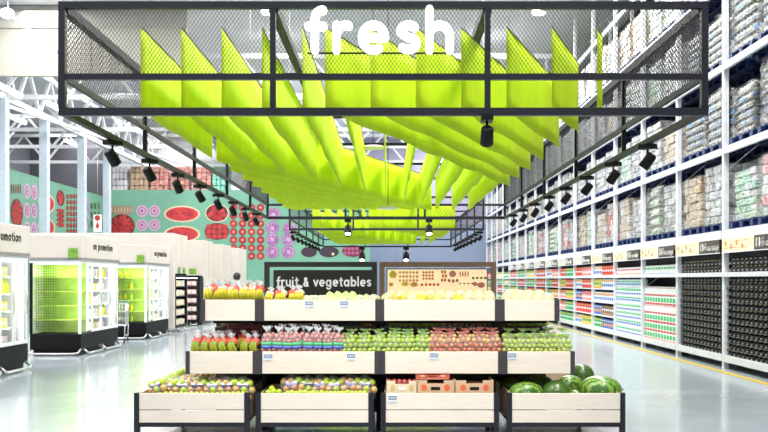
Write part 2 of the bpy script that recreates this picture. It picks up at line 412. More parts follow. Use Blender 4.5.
def canopy(Y0, nmod, mod, label, mesh_step, front_letters):
    root = empty('canopy_frame', (0, Y0, 0), label=label, cat='canopy')
    L = nmod * mod; fw = .062; tw = .055
    def ring(y, name, fwz=.062):
        m = MB()
        m.bar((CXL - .03, y, ZT), (CXR + .03, y, ZT), fwz); m.bar((CXL - .03, y, ZB), (CXR + .03, y, ZB), fwz, fwz * 1.15); m.bar((CXL, y, ZM), (CXR, y, ZM), .055)
        m.bar((CXL, y, ZB + .03), (CXL, y, ZT - .03), fwz); m.bar((CXR, y, ZB + .03), (CXR, y, ZT - .03), fwz)
        for px_ in POSTX[1:3]: m.bar((px_, y, ZB), (px_, y, ZT), .052)
        return m.build(name, navy, root)
    ring(0, 'front_frame'); ring(L, 'rear_frame')
    for k in range(1, nmod):
        MB().bar((CXL, k * mod, ZT), (CXR, k * mod, ZT), .05).build('cross_beam', black, root)
        for x in (CXL, CXR): MB().bar((x, k * mod, ZB), (x, k * mod, ZT), .05).build('post', black, root)
    for x, nm in ((CXL, 'side_frame'), (CXR, 'side_frame')):
        m = MB()
        for z, q in ((ZT - .015, .085), (ZM, .05), (ZB, .06)): m.bar((x, .03, z), (x, L - .03, z), q)
        m.build(nm, black, root)
    for x in POSTX[1:3]: MB().bar((x, .03, ZT - .015), (x, L - .03, ZT - .015), .085).build('top_rail', black, root)
    # suspension rods to the roof
    for k in range(0, nmod + 1, 2):
        for x in (CXL, CXR): MB().tube([(x, k * mod, ZT), (x, k * mod, 10.5)], .006, 5).build('suspension_cable', steel, root)
    m = MB(); diamond(m, CXL, CXR, ZM, ZT, lambda u, z: (u, 0.0, z), mesh_step); m.build('front_mesh', meshm, root)
    for x in (CXL, CXR):
        m = MB(); diamond(m, 0, L, ZM, ZT, lambda u, z: (x, u, z), mesh_step * 2.2, .004, .75); m.build('side_mesh', meshm, root)
    return root
canopy(FY, 5, 2.93, 'nearest large black canopy frame hung with mesh and lime banners', .036, True)
canopy(28.5, 5, 2.93, 'far black canopy frame hung behind the nearest one', .11, False)

# illuminated letters
sign = empty('illuminated_sign', (0, FY - .05, 0), label='glowing white fresh sign on the front mesh of the near canopy', cat='sign')
letm = mat('glowing_white_letter', (1, 1, 1), .4, emit=3.2)
hh = (Z_(23.5, FY) - Z_(52, FY)) / 1.0   # x-height
def letter_sign(t, x0, x1, zb, h, w, d, material, parent, y=0, part='letter'):
    tw = text_width(t, w); sx = (x1 - x0) / (tw * h)
    cx = x0
    for ch in t:
        if ch != ' ':
            m = MB(); stroke_text(m, ch, cx, zb, h, w, d, y, sx=sx); m.build(part, material, parent)
        cx += (G[ch][1] + w) * h * sx
letter_sign('fresh', X_(304, FY), X_(452, FY), Z_(54.8, FY), 29.5 * FY / F, .25, .06, letm, sign)
MB().box(X_(308, FY), X_(450, FY), -.0, .02, Z_(55, FY), Z_(53.6, FY)).build('mounting_rail', black, sign)

# banners ----------------------------------------------------------
BT = Z_(27, 8.85); BB = Z_(108.5, 8.85)
def banner(p0, p1, zb, zt, label, idx, amp=.014):
    p0 = Vector(p0); p1 = Vector(p1); L = (p1 - p0).length; d = (p1 - p0) / L; nrm = Vector((-d.y, d.x))
    nu = max(6, int(L / .22)); nv = 5; th = .004
    m = MB(); vs = []
    ph = idx * 1.7
    for side in (0, 1):
        for i in range(nu + 1):
            u = i / nu
            for j in range(nv + 1):
                v = j / nv
                wv = amp * (1 - v * .7) * (sin(u * L * 2.1 + ph) + .6 * sin(u * L * 4.3 + ph * 2)) * min(1, u * 6, (1 - u) * 6)
                P = p0 + d * (L * u) + nrm * (wv + side * th)
                sag = .025 * sin(pi * u * max(1, round(L / 2))) ** 2
                vs.append((P.x, P.y, zb + (zt - zb) * v - sag * (.4 if j == nv else 1) + 0))
    n1 = (nu + 1) * (nv + 1)
    fs = []
    for i in range(nu):
        for j in range(nv):
            a = i * (nv + 1) + j; q = (a, a + nv + 1, a + nv + 2, a + 1)
            fs.append(q); fs.append(tuple(n1 + t for t in reversed(q)))
    for i in range(nu):
        a = i * (nv + 1); fs.append((a + n1, a + n1 + nv + 1, a + nv + 1, a)); a += nv; fs.append((a, a + nv + 1, a + n1 + nv + 1, a + n1))
    for j in range(nv):
        fs.append((j, j + 1, n1 + j + 1, n1 + j)); a = nu * (nv + 1) + j; fs.append((a + n1, a + n1 + 1, a + 1, a))
    m.add(vs, fs, True)
    r = empty('fabric_banner', (p0.x, p0.y, zb), label=label, cat='banner', group='lime fabric banners')
    o = m.build('fabric', limec, r, loc=(-p0.x, -p0.y, -zb))
    q = MB(); q.tube([(p0.x, p0.y, zt), (p1.x, p1.y, zt)], .007, 5)
    for t in (.03, .97): 
        c = p0 + (p1 - p0) * t; q.tube([(c.x, c.y, zt), (c.x, c.y, ZT)], .0015, 4)
    q.build('hanging_wire', darkgrey, r, loc=(-p0.x, -p0.y, -zb))
    return r
TN = .376
def banners(Y0, Y1, where, dense):
    n = 0
    XL, XR = -2.37, 2.13
    bl1 = lambda x: Y0 + (x + .60) / TN        # line of the leftmost oblique front banner
    cl1 = lambda x: Y0 + 3.9 + (x - XL) / TN    # line of the nearest left-edge oblique banner
    fx = [-.60 + .435 * i for i in range(7)] if dense else [-.60 + .435 * i for i in range(0, 7, 1)]
    for i, x in enumerate(fx):
        L = min((XR - x) / TN, Y1 - Y0)
        banner((x, Y0), (x + L * TN, Y0 + L), BB, BT + ru(-.01, .01), 'oblique lime banner, %s from the centre, on the front right of the %s canopy' % (od(i), where), n); n += 1
    for i in range(12):
        x = XL + .388 * i
        a = max(Y0, bl1(x) + .25 if x > -.62 else Y0); b = min(Y1, cl1(x) - .3)
        if b - a < .4 or (x > XR + .3): continue
        banner((x, a), (x, b), BB, BT + ru(-.01, .01), 'straight lime banner running away from us, %s from the left, in the %s canopy' % (od(i), where), n, .006); n += 1
    for i in range(8):
        y = Y0 + 3.9 + 1.14 * i
        if y > Y1 - .4: break
        L = Y1 - y
        banner((XL, y), (XL + L * TN, y + L), BB, BT, 'oblique lime banner, %s from the front, on the left edge of the %s canopy' % (od(i), where), n); n += 1
banners(8.85, 21.8, 'near', True)
banners(28.9, 42.6, 'far', False)

# spotlights --------------------------------------------------------
spotglow = mat('spot_lens', (1, .95, .85), .3, emit=12.0)
def make_spot(glow):
    r = empty('track_spotlight')
    MB().box(-.05, .05, -.09, .09, -.05, 0).build('track_adapter', black, r)
    MB().tube([(0, 0, -.05), (0, 0, -.13)], .012, 6).build('arm', black, r)
    M = Euler((R(-38), 0, 0)).to_matrix()
    m = MB(); m.lathe([(.035, .09), (.055, .075), (.06, -.08), (.052, -.085), (.048, -.06)], (0, 0, -.18), 14, M); m.build('lamp_can', black, r)
    m = MB(); m.lathe([(.05, -.062), (.001, -.07)], (0, 0, -.18), 14, M); m.build('lens', spotglow if glow else mat('spot_lens_off', (.9, .8, .7), .2, emit=.4), r)
    return Proto(r)
PS = make_spot(False)
def spot_at(x, y, z, rz, label, group=None): return PS.put((x, y, z), (0, 0, rz), label, 'spotlight', group, 1.05)
for i in range(8):
    y = 10.16 + i * 1.58
    spot_at(CXL, y, ZB - .03, R(150 + ru(-15, 15)), 'black spotlight on the left rail of the near canopy, %s from the front' % od(i), 'spotlights on the near canopy')
    y = 10.46 + i * 1.6
    spot_at(CXR, y, ZB - .03, R(235 + ru(-15, 15)), 'black spotlight on the right rail of the near canopy, %s from the front' % od(i), 'spotlights on the near canopy')
for i in range(8):
    y = 29.5 + i * 1.55
    spot_at(CXL, y, ZB - .03, R(150), 'small black spotlight on the left rail of the far canopy, %s from the front' % od(i), 'spotlights on the far canopy')
    spot_at(CXR, y, ZB - .03, R(235), 'small black spotlight on the right rail of the far canopy, %s from the front' % od(i), 'spotlights on the far canopy')
spot_at(X_(487, FY), FY, ZB - .035, R(178), 'black spotlight with a long adapter on the front rail of the near canopy')
PG = make_spot(True)
for (x, Y, z, lb) in ((348, FY + 14.65, ZB, 'lit spotlight on the rear rail of the near canopy, left of centre'), (429, FY + 14.65, ZB, 'lit spotlight on the rear rail of the near canopy, right of centre'),
                      (362, 43.1, ZB, 'lit spotlight on the rear rail of the far canopy, left one'), (406, 43.1, ZB, 'lit spotlight on the rear rail of the far canopy, right one')):
    PG.put((X_(x, Y), Y, z - .03), (0, 0, 0), lb, 'spotlight', 'lit spotlights on the rear rails', 1.6 if Y < 30 else 2.6)
# pendant discs
def pend(x, y, Y, rad, label):
    r = empty('pendant_disc', (X_(x, Y), Y, Z_(y, Y)), label=label, cat='pendant')
    MB().lathe([(.001, .035), (rad * .55, .0), (rad * .95, .0), (rad, .015), (rad * .8, .04), (.03, .06)], n=24).build('shade', mat('pendant_ivory', (.82, .78, .70), .4, bump=.3, bscale=30), r)
    MB().tube([(0, 0, .05), (0, 0, 10.5 - Z_(y, Y))], .006, 5).build('cable', black, r)
pend(373, 148.5, 16.0, .21, 'oval white pendant hanging between the lime banners')
pend(388, 209, 15.3, .165, 'small flat white pendant hanging below the big lime banners')

# spot lamps added to brighten the island, most without a spotlight can
def beam(x, y, z, tx, ty, tz, e, size=48, col=(1, .96, .88)):
    l = bpy.data.lights.new('added_spot_beam', 'SPOT'); l.energy = e; l.spot_size = R(size); l.spot_blend = .6; l.shadow_soft_size = .06; l.color = col
    o = bpy.data.objects.new('added_spot_beam', l); COL.objects.link(o); o.location = (x, y, z)
    d = Vector((tx - x, ty - y, tz - z)); o.rotation_euler = d.to_track_quat('-Z', 'Y').to_euler()
for x, tx in ((-1.9, -1.5), (-.6, -.6), (.93, .7), (2.0, 1.4)): beam(x, FY - .05, ZB - .30, tx, 9.6, .8, 60, 75)
for x, tx in ((-2.6, -1.4), (-1.2, -.4), (1.2, .5), (2.6, 1.4)): beam(x, 5.2, 3.6, tx, 9.2, .8, 170, 45)  # added lamps in front of the canopy, out of view, no fixture
# ================================================================== produce island
Y1, Y2, Y3 = 9.0, 9.2, 9.42
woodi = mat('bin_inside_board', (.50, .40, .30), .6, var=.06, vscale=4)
postm = mat('dark_brown_metal', (.035, .028, .033), .45)
def bin_(x0, x1, yt, yb, Y, depth, pl, pr, legs, splits, label, rail=None, group=None):
    """x0,x1 pixel ends of the board; pl/pr pixel widths of the posts on either side"""
    s = Y / F
    X0, X1 = X_(x0, Y), X_(x1, Y); zt, zb = Z_(yt, Y), Z_(yb, Y)
    r = empty('produce_bin', ((X0 + X1) / 2, Y, 0), label=label, cat='produce bin', group=group)
    c = (X0 + X1) / 2; a, b = X0 - c, X1 - c
    hs = [zb] + [Z_(v, Y) for v in splits] + [zt]
    for i in range(len(hs) - 1):
        MB().cbox(a, b, 0, .018, hs[i] + (.004 if i else 0), hs[i + 1] - (.004 if i < len(hs) - 2 else 0), .003).build('front_board', woodb, r)
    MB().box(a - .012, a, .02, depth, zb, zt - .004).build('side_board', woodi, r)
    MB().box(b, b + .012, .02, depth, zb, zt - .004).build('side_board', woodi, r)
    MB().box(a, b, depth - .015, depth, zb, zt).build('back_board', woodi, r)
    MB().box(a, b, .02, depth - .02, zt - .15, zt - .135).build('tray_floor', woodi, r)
    for x, w_, sg in ((a, pl * s, -1), (b, pr * s, 1)):
        if w_ <= 0: continue
        xa, xb = (x - w_, x) if sg < 0 else (x, x + w_)
        MB().box(xa, xb, -.006, .05, 0 if legs else zb - .004, zt + .003).build('post', postm if not legs else navy, r)
        if legs: MB().box(xa, xb, depth - .05, depth, 0, zt - .01).build('post', navy, r)
    if rail:
        MB().box(a, b, .0, .04, Z_(rail, Y), zb - .002).build('bottom_rail', navy, r)
        MB().box(a, b, depth - .04, depth, Z_(rail, Y), zb - .002).build('bottom_rail', navy, r)
        for x in (a, b - .03): MB().box(x, x + .03, .05, depth - .05, Z_(rail, Y), zb - .004).build('side_rail', navy, r)
    return r, (X0, X1, zt)
FB = []
for i, (x0, x1, dp, lb) in enumerate(((139, 244.3, 2.1, 'front row pale wood produce bin at far left filled with bagged apples'), (260.7, 368.5, .82, 'front row pale wood produce bin second from left'),
        (385.7, 494, .82, 'front row pale wood produce bin holding the cardboard cartons'), (512, 620.3, 2.1, 'front row pale wood produce bin at far right full of watermelons'))):
    FB.append(bin_(x0, x1, 393.3, 422.7, Y1, dp, 5, 5, True, [410], lb, 427)[1])
MBn = []
for i, (x0, x1, pl, pr, dp, lb) in enumerate(((189.6, 252.8, 4, 4.6, 2.0, 'middle tier bin at left end with bananas'), (262, 374.7, 4.6, 5, .8, 'middle tier bin with potato bags and green apples'),
        (385, 498.2, 5, 4.6, .8, 'middle tier bin with green and red apple bags'), (507.4, 570.6, 4.6, 4.2, 2.0, 'middle tier bin at right end with green pears'))):
    MBn.append(bin_(x0, x1, 351.5, 373.7, Y2, dp, pl, pr, False, [], lb)[1])
TBn = []
for i, (x0, x1, pl, pr, dp, lb) in enumerate(((205, 255, 3.6, 4.5, .9, 'top tier bin at left end with banana bunches'), (264, 375.4, 4.5, 4.3, .8, 'top tier bin in front of the fruit and vegetables sign'),
        (384, 495, 4.3, 4.8, .8, 'top tier bin with papayas and pale melons'), (504.6, 554.6, 4.8, 4.8, .9, 'top tier bin at right end with pale melons'))):
    TBn.append(bin_(x0, x1, 299.7, 320.8, Y3, dp, pl, pr, False, [], lb)[1])
# the black stand carrying the middle and top tiers
st = empty('display_stand', (0, 9.3, 0), label='black stand in the gaps between the front bins, carrying the upper tiers', cat='display stand')
for x in (253, 377.5, 503):
    X = X_(x, Y1)
    MB().box(X - .022, X + .022, .5, .55, 0, 1.18).build('upright', black, st); MB().box(X - .022, X + .022, 1.1, 1.15, 0, 1.18).build('upright', black, st)
    for z in (.62, 1.14): MB().box(X - .02, X + .02, .55, 1.1, z, z + .035).build('bracket_beam', black, st)
XL2, XR2 = MBn[0][0], MBn[3][1]
for z, xa, xb in ((.61, XL2 + .02, XR2 - .02), (1.135, TBn[0][0], TBn[3][1])):
    for y in (.56, 1.0): MB().box(xa, xb, y, y + .04, z, z + .04).build('shelf_beam', black, st)
MB().box(XL2 + .03, XR2 - .03, 1.16, 1.18, .1, 1.17).build('rear_panel', mat('black_rear_panel', (.015, .015, .018), .7), st)

# price tags ---------------------------------------------------------
def tagproto():
    r = empty('price_tag'); MB().cbox(-.045, .045, -.008, 0, -.035, .035, .003).build('tag_case', mat('tag_white', (.75, .78, .8), .4), r)
    m = MB(); m.box(-.038, .038, -.0095, -.0085, -.012, .026); m.build('tag_screen', mat('tag_screen', (.10, .13, .2), .3), r)
    m = MB()
    for k in range(4): m.box(-.03 + k * .016, -.019 + k * .016, -.0105, -.0096, -.004, .018)
    m.box(-.038, .03, -.0095, -.0085, -.027, -.022); m.build('tag_digits', mat('tag_digits', (.5, .6, .75), .5), r)
    return Proto(r)
PT = tagproto()
for (x, y, Y, lb) in ((309, 304, Y3, 'price tag on the top tier, left of the two'), (344, 304, Y3, 'price tag on the top tier, right of the two'), (268, 357, Y2, 'price tag on the middle tier under the first potato bag'),
    (351, 356.5, Y2, 'price tag on the middle tier under the first green apple bag'), (434, 356, Y2, 'price tag on the middle tier under the red apples'), (512, 356, Y2, 'price tag on the middle tier under the green pears'),
    (392.5, 398.5, Y1, 'price tag on the front bin with the cardboard cartons')):
    PT.put((X_(x, Y), Y - .0005, Z_(y, Y)), label=lb, cat='price tag', group='electronic price tags')

# produce prototypes --------------------------------------------------
film = film_mat('clear_bag_film', .08, scale=30)
def applem(n, c, c2): return mat(n, c, .3, col2=c2, vscale=9, coat=.3)
a_green = applem('green_apple_skin', (.28, .45, .03), (.46, .62, .08))
a_red = applem('red_apple_skin', (.48, .03, .025), (.66, .24, .12))
a_pink = applem('blush_apple_skin', (.60, .46, .16), (.50, .20, .12))
a_lime = applem('lime_skin', (.40, .60, .02), (.55, .72, .06))
potm = applem('red_potato_skin', (.46, .15, .15), (.62, .30, .27))
pearm = applem('green_pear_skin', (.30, .44, .03), (.52, .60, .12))
stemm = mat('stem_brown', (.12, .07, .03), .7)
def sphere_me(name, r, nu=10, nv=7, dent=.12):
    m = MB(); prof = []
    for j in range(nv + 1):
        a = -pi / 2 + pi * j / nv; rr = max(.0005, r * cos(a)); z = r * .93 * sin(a)
        if j == nv: z -= r * dent
        if j == 0: z += r * dent
        prof.append((rr, z))
    m.lathe(prof, n=nu); return m
def bag(name, fruit, rad, mats, cols, rows, deep, topm, label_m=None, loose_top=True, lean=0, vary=None):
    """clear bag: individual fruits, film skin, twisted top, printed label"""
    r = empty(name)
    src = {}
    for i in range(len(mats)):
        src[i] = None
    w_ = (cols - 1) * rad * 1.85; k = 0
    for z in range(rows):
        for x in range(cols):
            for y in range(deep):
                if y and z < rows - 1 and rows > 2: continue
                mi = int(rnd() * len(mats))
                if src[mi] is None: o = src[mi] = sphere_me(fruit, rad).build(fruit, mats[mi], r)
                else: o = src[mi].copy(); COL.objects.link(o); o.parent = r
                off = .5 * rad if z % 2 else -.2 * rad
                o.location = (-w_ / 2 + x * rad * 1.85 + off + ru(-.004, .004), y * rad * 1.8 + ru(-.008, .008) + z * lean, rad + z * rad * 1.72 + ru(-.003, .003))
                o.rotation_euler = (ru(-1, 1), ru(-1, 1), ru(0, 6)); k += 1
    H = rad * 1.72 * (rows - 1) + rad * 2; W = w_ / 2 + rad * 1.15; D = rad * 1.15
    m = MB(); dy = (deep - 1) * rad * .9
    prof = [(.5, -.005), (.98, H * .1), (1.05, H * .5), (.98, H * .85), (.55, H * 1.02), (.16, H * 1.12)]
    if topm: prof += [(.2, H * 1.17), (.62, H * 1.33)]
    for j, (s_, z) in enumerate(prof):
        pass
    n = 14; vs = []; fs = []
    for j, (s_, z) in enumerate(prof):
        for q in range(n):
            a = 2 * pi * q / n; wob = 1 + .09 * sin(5 * a + j * 2.1)
            vs.append((cos(a) * W * s_ * wob, dy + z * lean / (rad * 1.72) + sin(a) * (D + dy) * s_ * wob * (1 if j < 6 else .5), z))
    for j in range(len(prof) - 1):
        for q in range(n): fs.append((j * n + q, j * n + (q + 1) % n, (j + 1) * n + (q + 1) % n, (j + 1) * n + q))
    m.add(vs, fs, True); m.build('bag_film', film, r)
    if topm:
        m = MB(); vs = []; fs = []
        for j, (s_, z) in enumerate(((.12, H * 1.1), (.18, H * 1.16), (.5, H * 1.27), (.7, H * 1.36))):
            for q in range(12):
                a = 2 * pi * q / 12; wob = 1 + (.35 * sin(4 * a + j) if j > 1 else 0)
                vs.append((cos(a) * W * s_ * wob, dy + z * lean / (rad * 1.72) + sin(a) * D * s_ * wob, z + (.008 * sin(3 * a) if j == 3 else 0)))
        for j in range(3):
            for q in range(12): fs.append((j * 12 + q, j * 12 + (q + 1) % 12, (j + 1) * 12 + (q + 1) % 12, (j + 1) * 12 + q))
        m.add(vs, fs, True); m.build('twisted_top', topm, r)
    if label_m:
        m = MB(); n = 8
        for bi, (z0, z1, mi) in enumerate(label_m[0]):
            m.m = mi; vs = []; fs = []
            for q in range(n + 1):
                a = -pi / 2 + pi * (q / n - .5) * (label_m[2] if len(label_m) > 2 else .7)
                for z in (H * z0, H * z1):
                    for e in (1.08, 1.13): vs.append((cos(a) * W * e, dy + z * lean / (rad * 1.72) + sin(a) * (D + dy) * e, z))
            for q in range(n):
                b = q * 4; fs += [(b + 1, b + 5, b + 7, b + 3), (b, b + 2, b + 6, b + 4), (b, b + 4, b + 5, b + 1), (b + 2, b + 3, b + 7, b + 6)]
            fs += [(0, 1, 3, 2), (n * 4, n * 4 + 2, n * 4 + 3, n * 4 + 1)]
            m.add(vs, fs, True)
        m.build('printed_label', label_m[1], r)
    return Proto(r), H
whitefilm = mat('crumpled_clear_film', (.82, .85, .88), .25, translucent=.3, bump=.6, bscale=50)
greenfilm = mat('crumpled_green_film', (.40, .58, .22), .25, translucent=.3, bump=.5, bscale=50)
pinkfilm = mat('crumpled_pink_film', (.66, .26, .22), .25, translucent=.3, bump=.5, bscale=50)
lab_blue = mat('label_blue', (.10, .16, .55), .4); lab_green = mat('label_green', (.08, .50, .20), .4); lab_white = mat('label_white', (.85, .86, .85), .4); lab_violet = mat('label_violet', (.28, .20, .58), .4)
B_apple1, hA = bag('bag_of_apples', 'apple', .031, [a_pink, a_pink, a_green], 3, 3, 1, None, ([(.52, .84, 0), (.58, .74, 1)], [lab_white, lab_violet], .3), lean=.022)
B_apple1b, _ = bag('bag_of_apples', 'apple', .031, [a_pink, a_green, a_lime], 3, 3, 1, None, ([(.52, .84, 0), (.58, .74, 1)], [lab_white, lab_violet], .3), lean=.022)
B_pot, hP = bag('bag_of_potatoes', 'potato', .021, [potm], 2, 4, 1, whitefilm, ([(.20, .36, 0), (.36, .55, 1)], [lab_blue, lab_green]))
B_gap, hG = bag('bag_of_green_apples', 'apple', .0285, [a_green], 3, 3, 1, greenfilm)
B_rap, hR_ = bag('bag_of_red_apples', 'apple', .0285, [a_red, a_red, a_pink], 3, 3, 1, pinkfilm)
B_pear, hE = bag('bag_of_green_pears', 'pear', .025, [pearm, pearm, a_green], 3, 3, 1, greenfilm)

def single(name, build, cat): 
    r = empty(name); build(r); return Proto(r)
def b_lime(r): sphere_me('skin', .032, dent=.02).build('skin', a_lime, r)
P_lime = single('loose_lime', b_lime, 'lime')
# banana bunch with coloured wrapper at the crown
ban_y = mat('banana_yellow', (.66, .50, .02), .4, col2=(.42, .48, .03), vscale=9); ban_g = mat('banana_green', (.16, .28, .015), .4, col2=(.48, .50, .04), vscale=9)
redw = mat('red_wrapper', (.62, .015, .012), .35, col2=(.74, .15, .11), vscale=22); whw = mat('white_wrapper', (.88, .84, .84), .3, col2=(.85, .45, .42), vscale=25)
def bunch(nb, m1, m2, h, wrapcol, wtop):
    r = empty('banana_bunch'); src = None
    for k in range(nb):
        if src is None:
            m = MB(); pts = []; rs = []
            for i in range(8):
                t = i / 7; pts.append((0, -.045 * sin(pi * t) * .9 - .0, .005 + h * .88 * t)); rs.append(.016 * (sin(pi * min(1, .12 + t * .86)) ** .55) + .002)
            m.tube(pts, rs, 7); src = o = m.build('banana', [m1], r)
        else: o = src.copy(); COL.objects.link(o); o.parent = r
        o.location = ((k - (nb - 1) / 2) * .031, ru(-.012, .012), 0); o.rotation_euler = (R(-8), R(-(k - (nb - 1) / 2) * 7), R(ru(-25, 25)))
    m = MB(); vs = []; fs = []
    for j, (s_, z) in enumerate(((.95, h * .60), (1.05, h * .74), (.8, h * .9), (.4, h * 1.0))):
        for q in range(12):
            a = 2 * pi * q / 12; wb = 1 + .14 * sin(3 * a + j * 1.7)
            vs.append((cos(a) * .05 * s_ * wb, .01 + sin(a) * .036 * s_ * wb, z + .01 * sin(2 * a + j)))
    for j in range(3):
        for q in range(12): fs.append((j * 12 + q, j * 12 + (q + 1) % 12, (j + 1) * 12 + (q + 1) % 12, (j + 1) * 12 + q))
    m.add(vs, fs, True); m.build('printed_wrapper', wrapcol, r)
    m = MB(); vs = []; fs = []
    for j, (s_, z) in enumerate(((.4, h * .98), (.3, h * 1.04), (.8, h * 1.14), (1.0, h * 1.26))):
        for q in range(12):
            a = 2 * pi * q / 12; wb = 1 + (.3 * sin(4 * a + j * 1.7) if j > 1 else 0)
            vs.append((cos(a) * .042 * s_ * wb, .01 + sin(a) * .03 * s_ * wb, z + (.012 * sin(3 * a) if j == 3 else 0)))
    for j in range(3):
        for q in range(12): fs.append((j * 12 + q, j * 12 + (q + 1) % 12, (j + 1) * 12 + (q + 1) % 12, (j + 1) * 12 + q))
    m.add(vs, fs, True); m.build('film_top', wtop, r)
    return Proto(r)
B_banA = bunch(3, ban_g, ban_g, .155, redw, whitefilm)
B_banB = bunch(3, ban_y, ban_y, .15, whw, whitefilm)
B_banC = bunch(3, ban_y, ban_y, .15, redw, whitefilm)

def row(P, n, x0, x1, Y, z, lab, cat, group, rz=.25, sc=1.0, dz=0.0, jx=.006, rx=0, scv=.04):
    for i in range(n):
        x = x0 + (x1 - x0) * (i + .5) / n
        PP = P[i % len(P)] if isinstance(P, list) else P
        PP.put((X_(x, Y) + ru(-jx, jx), Y + ru(-.01, .01), z + ru(0, dz)), (rx, ru(-.24, .24) if 'banana' in cat else ru(-.1, .1), ru(-rz, rz)), lab % od(i), cat, group, sc * ru(1 - scv, 1 + scv))
# ---- front tier
zf = FB[0][2] - .135
row([B_apple1, B_apple1b], 6, 158, 249, 9.19, zf + .04, 'bag of blush apples, %s of six in the front row, front left bin', 'bag of apples', 'bagged apples in the front left bin', .2, 1.25)
row([B_apple1b, B_apple1], 5, 167, 242, 9.42, zf + .06, 'bag of blush apples, %s from left in the second row, front left bin', 'bag of apples', 'bagged apples in the front left bin', .2, 1.1)
for i in range(6):
    y = 9.17 + i * .29; (B_apple1 if i % 2 else B_apple1b).put((X_(139, 9) + .13, y, zf + .045), (0, R(-14), R(-25)), 'bag of apples on the outer edge, front left bin, %s from the front' % od(i), 'bag of apples', 'bagged apples in the front left bin', 1.25)
for i in range(4):
    y = 9.9 + i * .3; (B_apple1b if i % 2 else B_apple1).put((X_(139, 9) + .40, y, zf + .12), (0, R(5), R(20)), 'bag of apples beside the outer row, front left bin, %s from the front' % od(i), 'bag of apples', 'bagged apples in the front left bin', 1.12)
# second bin
for i, (x, y, z) in enumerate(((262, 9.09, .045), (267.5, 9.09, .05), (273, 9.1, .05), (278, 9.09, .045), (264.5, 9.14, .09), (270, 9.15, .10), (275.5, 9.14, .095), (267, 9.22, .12))):
    P_lime.put((X_(x + 2, Y1), y, zf + z + .035), (ru(0, 3), ru(0, 3), 0), 'loose bright lime, %s of the small pile in the second front bin' % od(i), 'lime', 'loose limes left of the apple bags')
row([B_apple1, B_apple1b], 6, 285, 371, 9.22, zf + .05, 'bag of blush apples, %s of six in the second front bin', 'bag of apples', 'bagged apples in the second front bin', .15, 1.25)
k = 0
for i in range(19):
    x = 287 + i * 4.3
    P_lime.put((X_(x, Y1), 9.075, zf + .128 + ru(-.008, .006)), (ru(0, 3), ru(0, 3), 0), 'bright lime, %s along the front board of the second bin' % od(i), 'lime', 'limes lining the front of the second bin', ru(.8, 1.0))
for i in range(16):
    x = 164 + i * 5.2
    P_lime.put((X_(x, Y1), 9.075, zf + .118 + ru(-.008, .006)), (ru(0, 3), ru(0, 3), 0), 'green apple, %s along the front board of the left bin' % od(i), 'apple', 'green apples lining the front of the left bin', ru(.75, .95))
# cartons
card = mat('carton_cardboard', (.62, .42, .26), .7, var=.08, vscale=8); cardr = mat('carton_red_print', (.72, .14, .06), .6); cardp = mat('pale_carton', (.74, .62, .44), .7)
def carton(w_, d_, h_, body, lidred, fruit=None):
    r = empty('cardboard_carton'); m = MB(); t = .006
    m.box(-w_ / 2, w_ / 2, 0, t, 0, h_ * .88); m.box(-w_ / 2, w_ / 2, d_ - t, d_, 0, h_ * .8); m.box(-w_ / 2, -w_ / 2 + t, t, d_ - t, 0, h_); m.box(w_ / 2 - t, w_ / 2, t, d_ - t, 0, h_)
    m.box(-w_ / 2, w_ / 2, t, d_ - t, 0, t)
    for s_ in (-1, 1): m.box(s_ * w_ * .36 - w_ * .14, s_ * w_ * .36 + w_ * .14, -.001, t, h_ * .88, h_)
    if not fruit: m.box(-w_ / 2 + t, w_ / 2 - t, t, d_ - t, h_ * .78, h_ * .8)
    m.build('carton_body', body, r)
    m = MB()
    for s_ in (-1, 1): m.disc((s_ * w_ * .3, -.0015, h_ * .72), w_ * .08, h_ * .13, .001, 10)
    m.box(-w_ * .46, w_ * .46, -.003, -.0012, h_ * .1, h_ * .16)
    m.build('printed_mark', lidred, r)
    MB().box(-w_ * .12, w_ * .12, -.003, -.0012, h_ * .62, h_ * .74).build('hand_hole', black if not fruit else lab_white, r)
    if fruit:
        for i in range(6): m = MB(); m.ell((-w_ / 2 + w_ * (i + .5) / 6, .03, h_ * .92), .026, 8, 6); m.build('fruit', fruit, r)
        for i in range(6): m = MB(); m.ell((-w_ / 2 + w_ * (i + .5) / 6, .085, h_ * .94), .026, 8, 6); m.build('fruit', fruit, r)
    return r
zc = FB[2][2] - .135
plum = mat('plum_red_skin', (.35, .05, .05), .3, coat=.3)
s9 = 9.1 / F
c_ = carton(31 * s9, .4, .245, cardp, mat('ochre_print', (.6, .45, .2), .6), plum); c_.location = (X_(402, 9.1), 9.1, zc); tag(c_, 'pale open punnet carton of red plums at the left of the third bin', 'carton', 'cartons in the third bin')
for i, (x, lb) in enumerate(((435.5, 'brown printed cardboard carton in the middle of the third bin, under the red one'), (474.5, 'brown printed cardboard carton at the right of the third bin'))):
    c_ = carton(38 * s9, .4, .25, card, cardr); c_.location = (X_(x, 9.1), 9.1, zc); tag(c_, lb, 'carton', 'cartons in the third bin')
c_ = carton(34 * s9, .35, .05, mat('red_carton', (.55, .10, .05), .6), cardp); c_.location = (X_(433, 9.1), 9.16, zc + .252); tag(c_, 'flat red carton stacked on the middle brown carton', 'carton', 'cartons in the third bin')
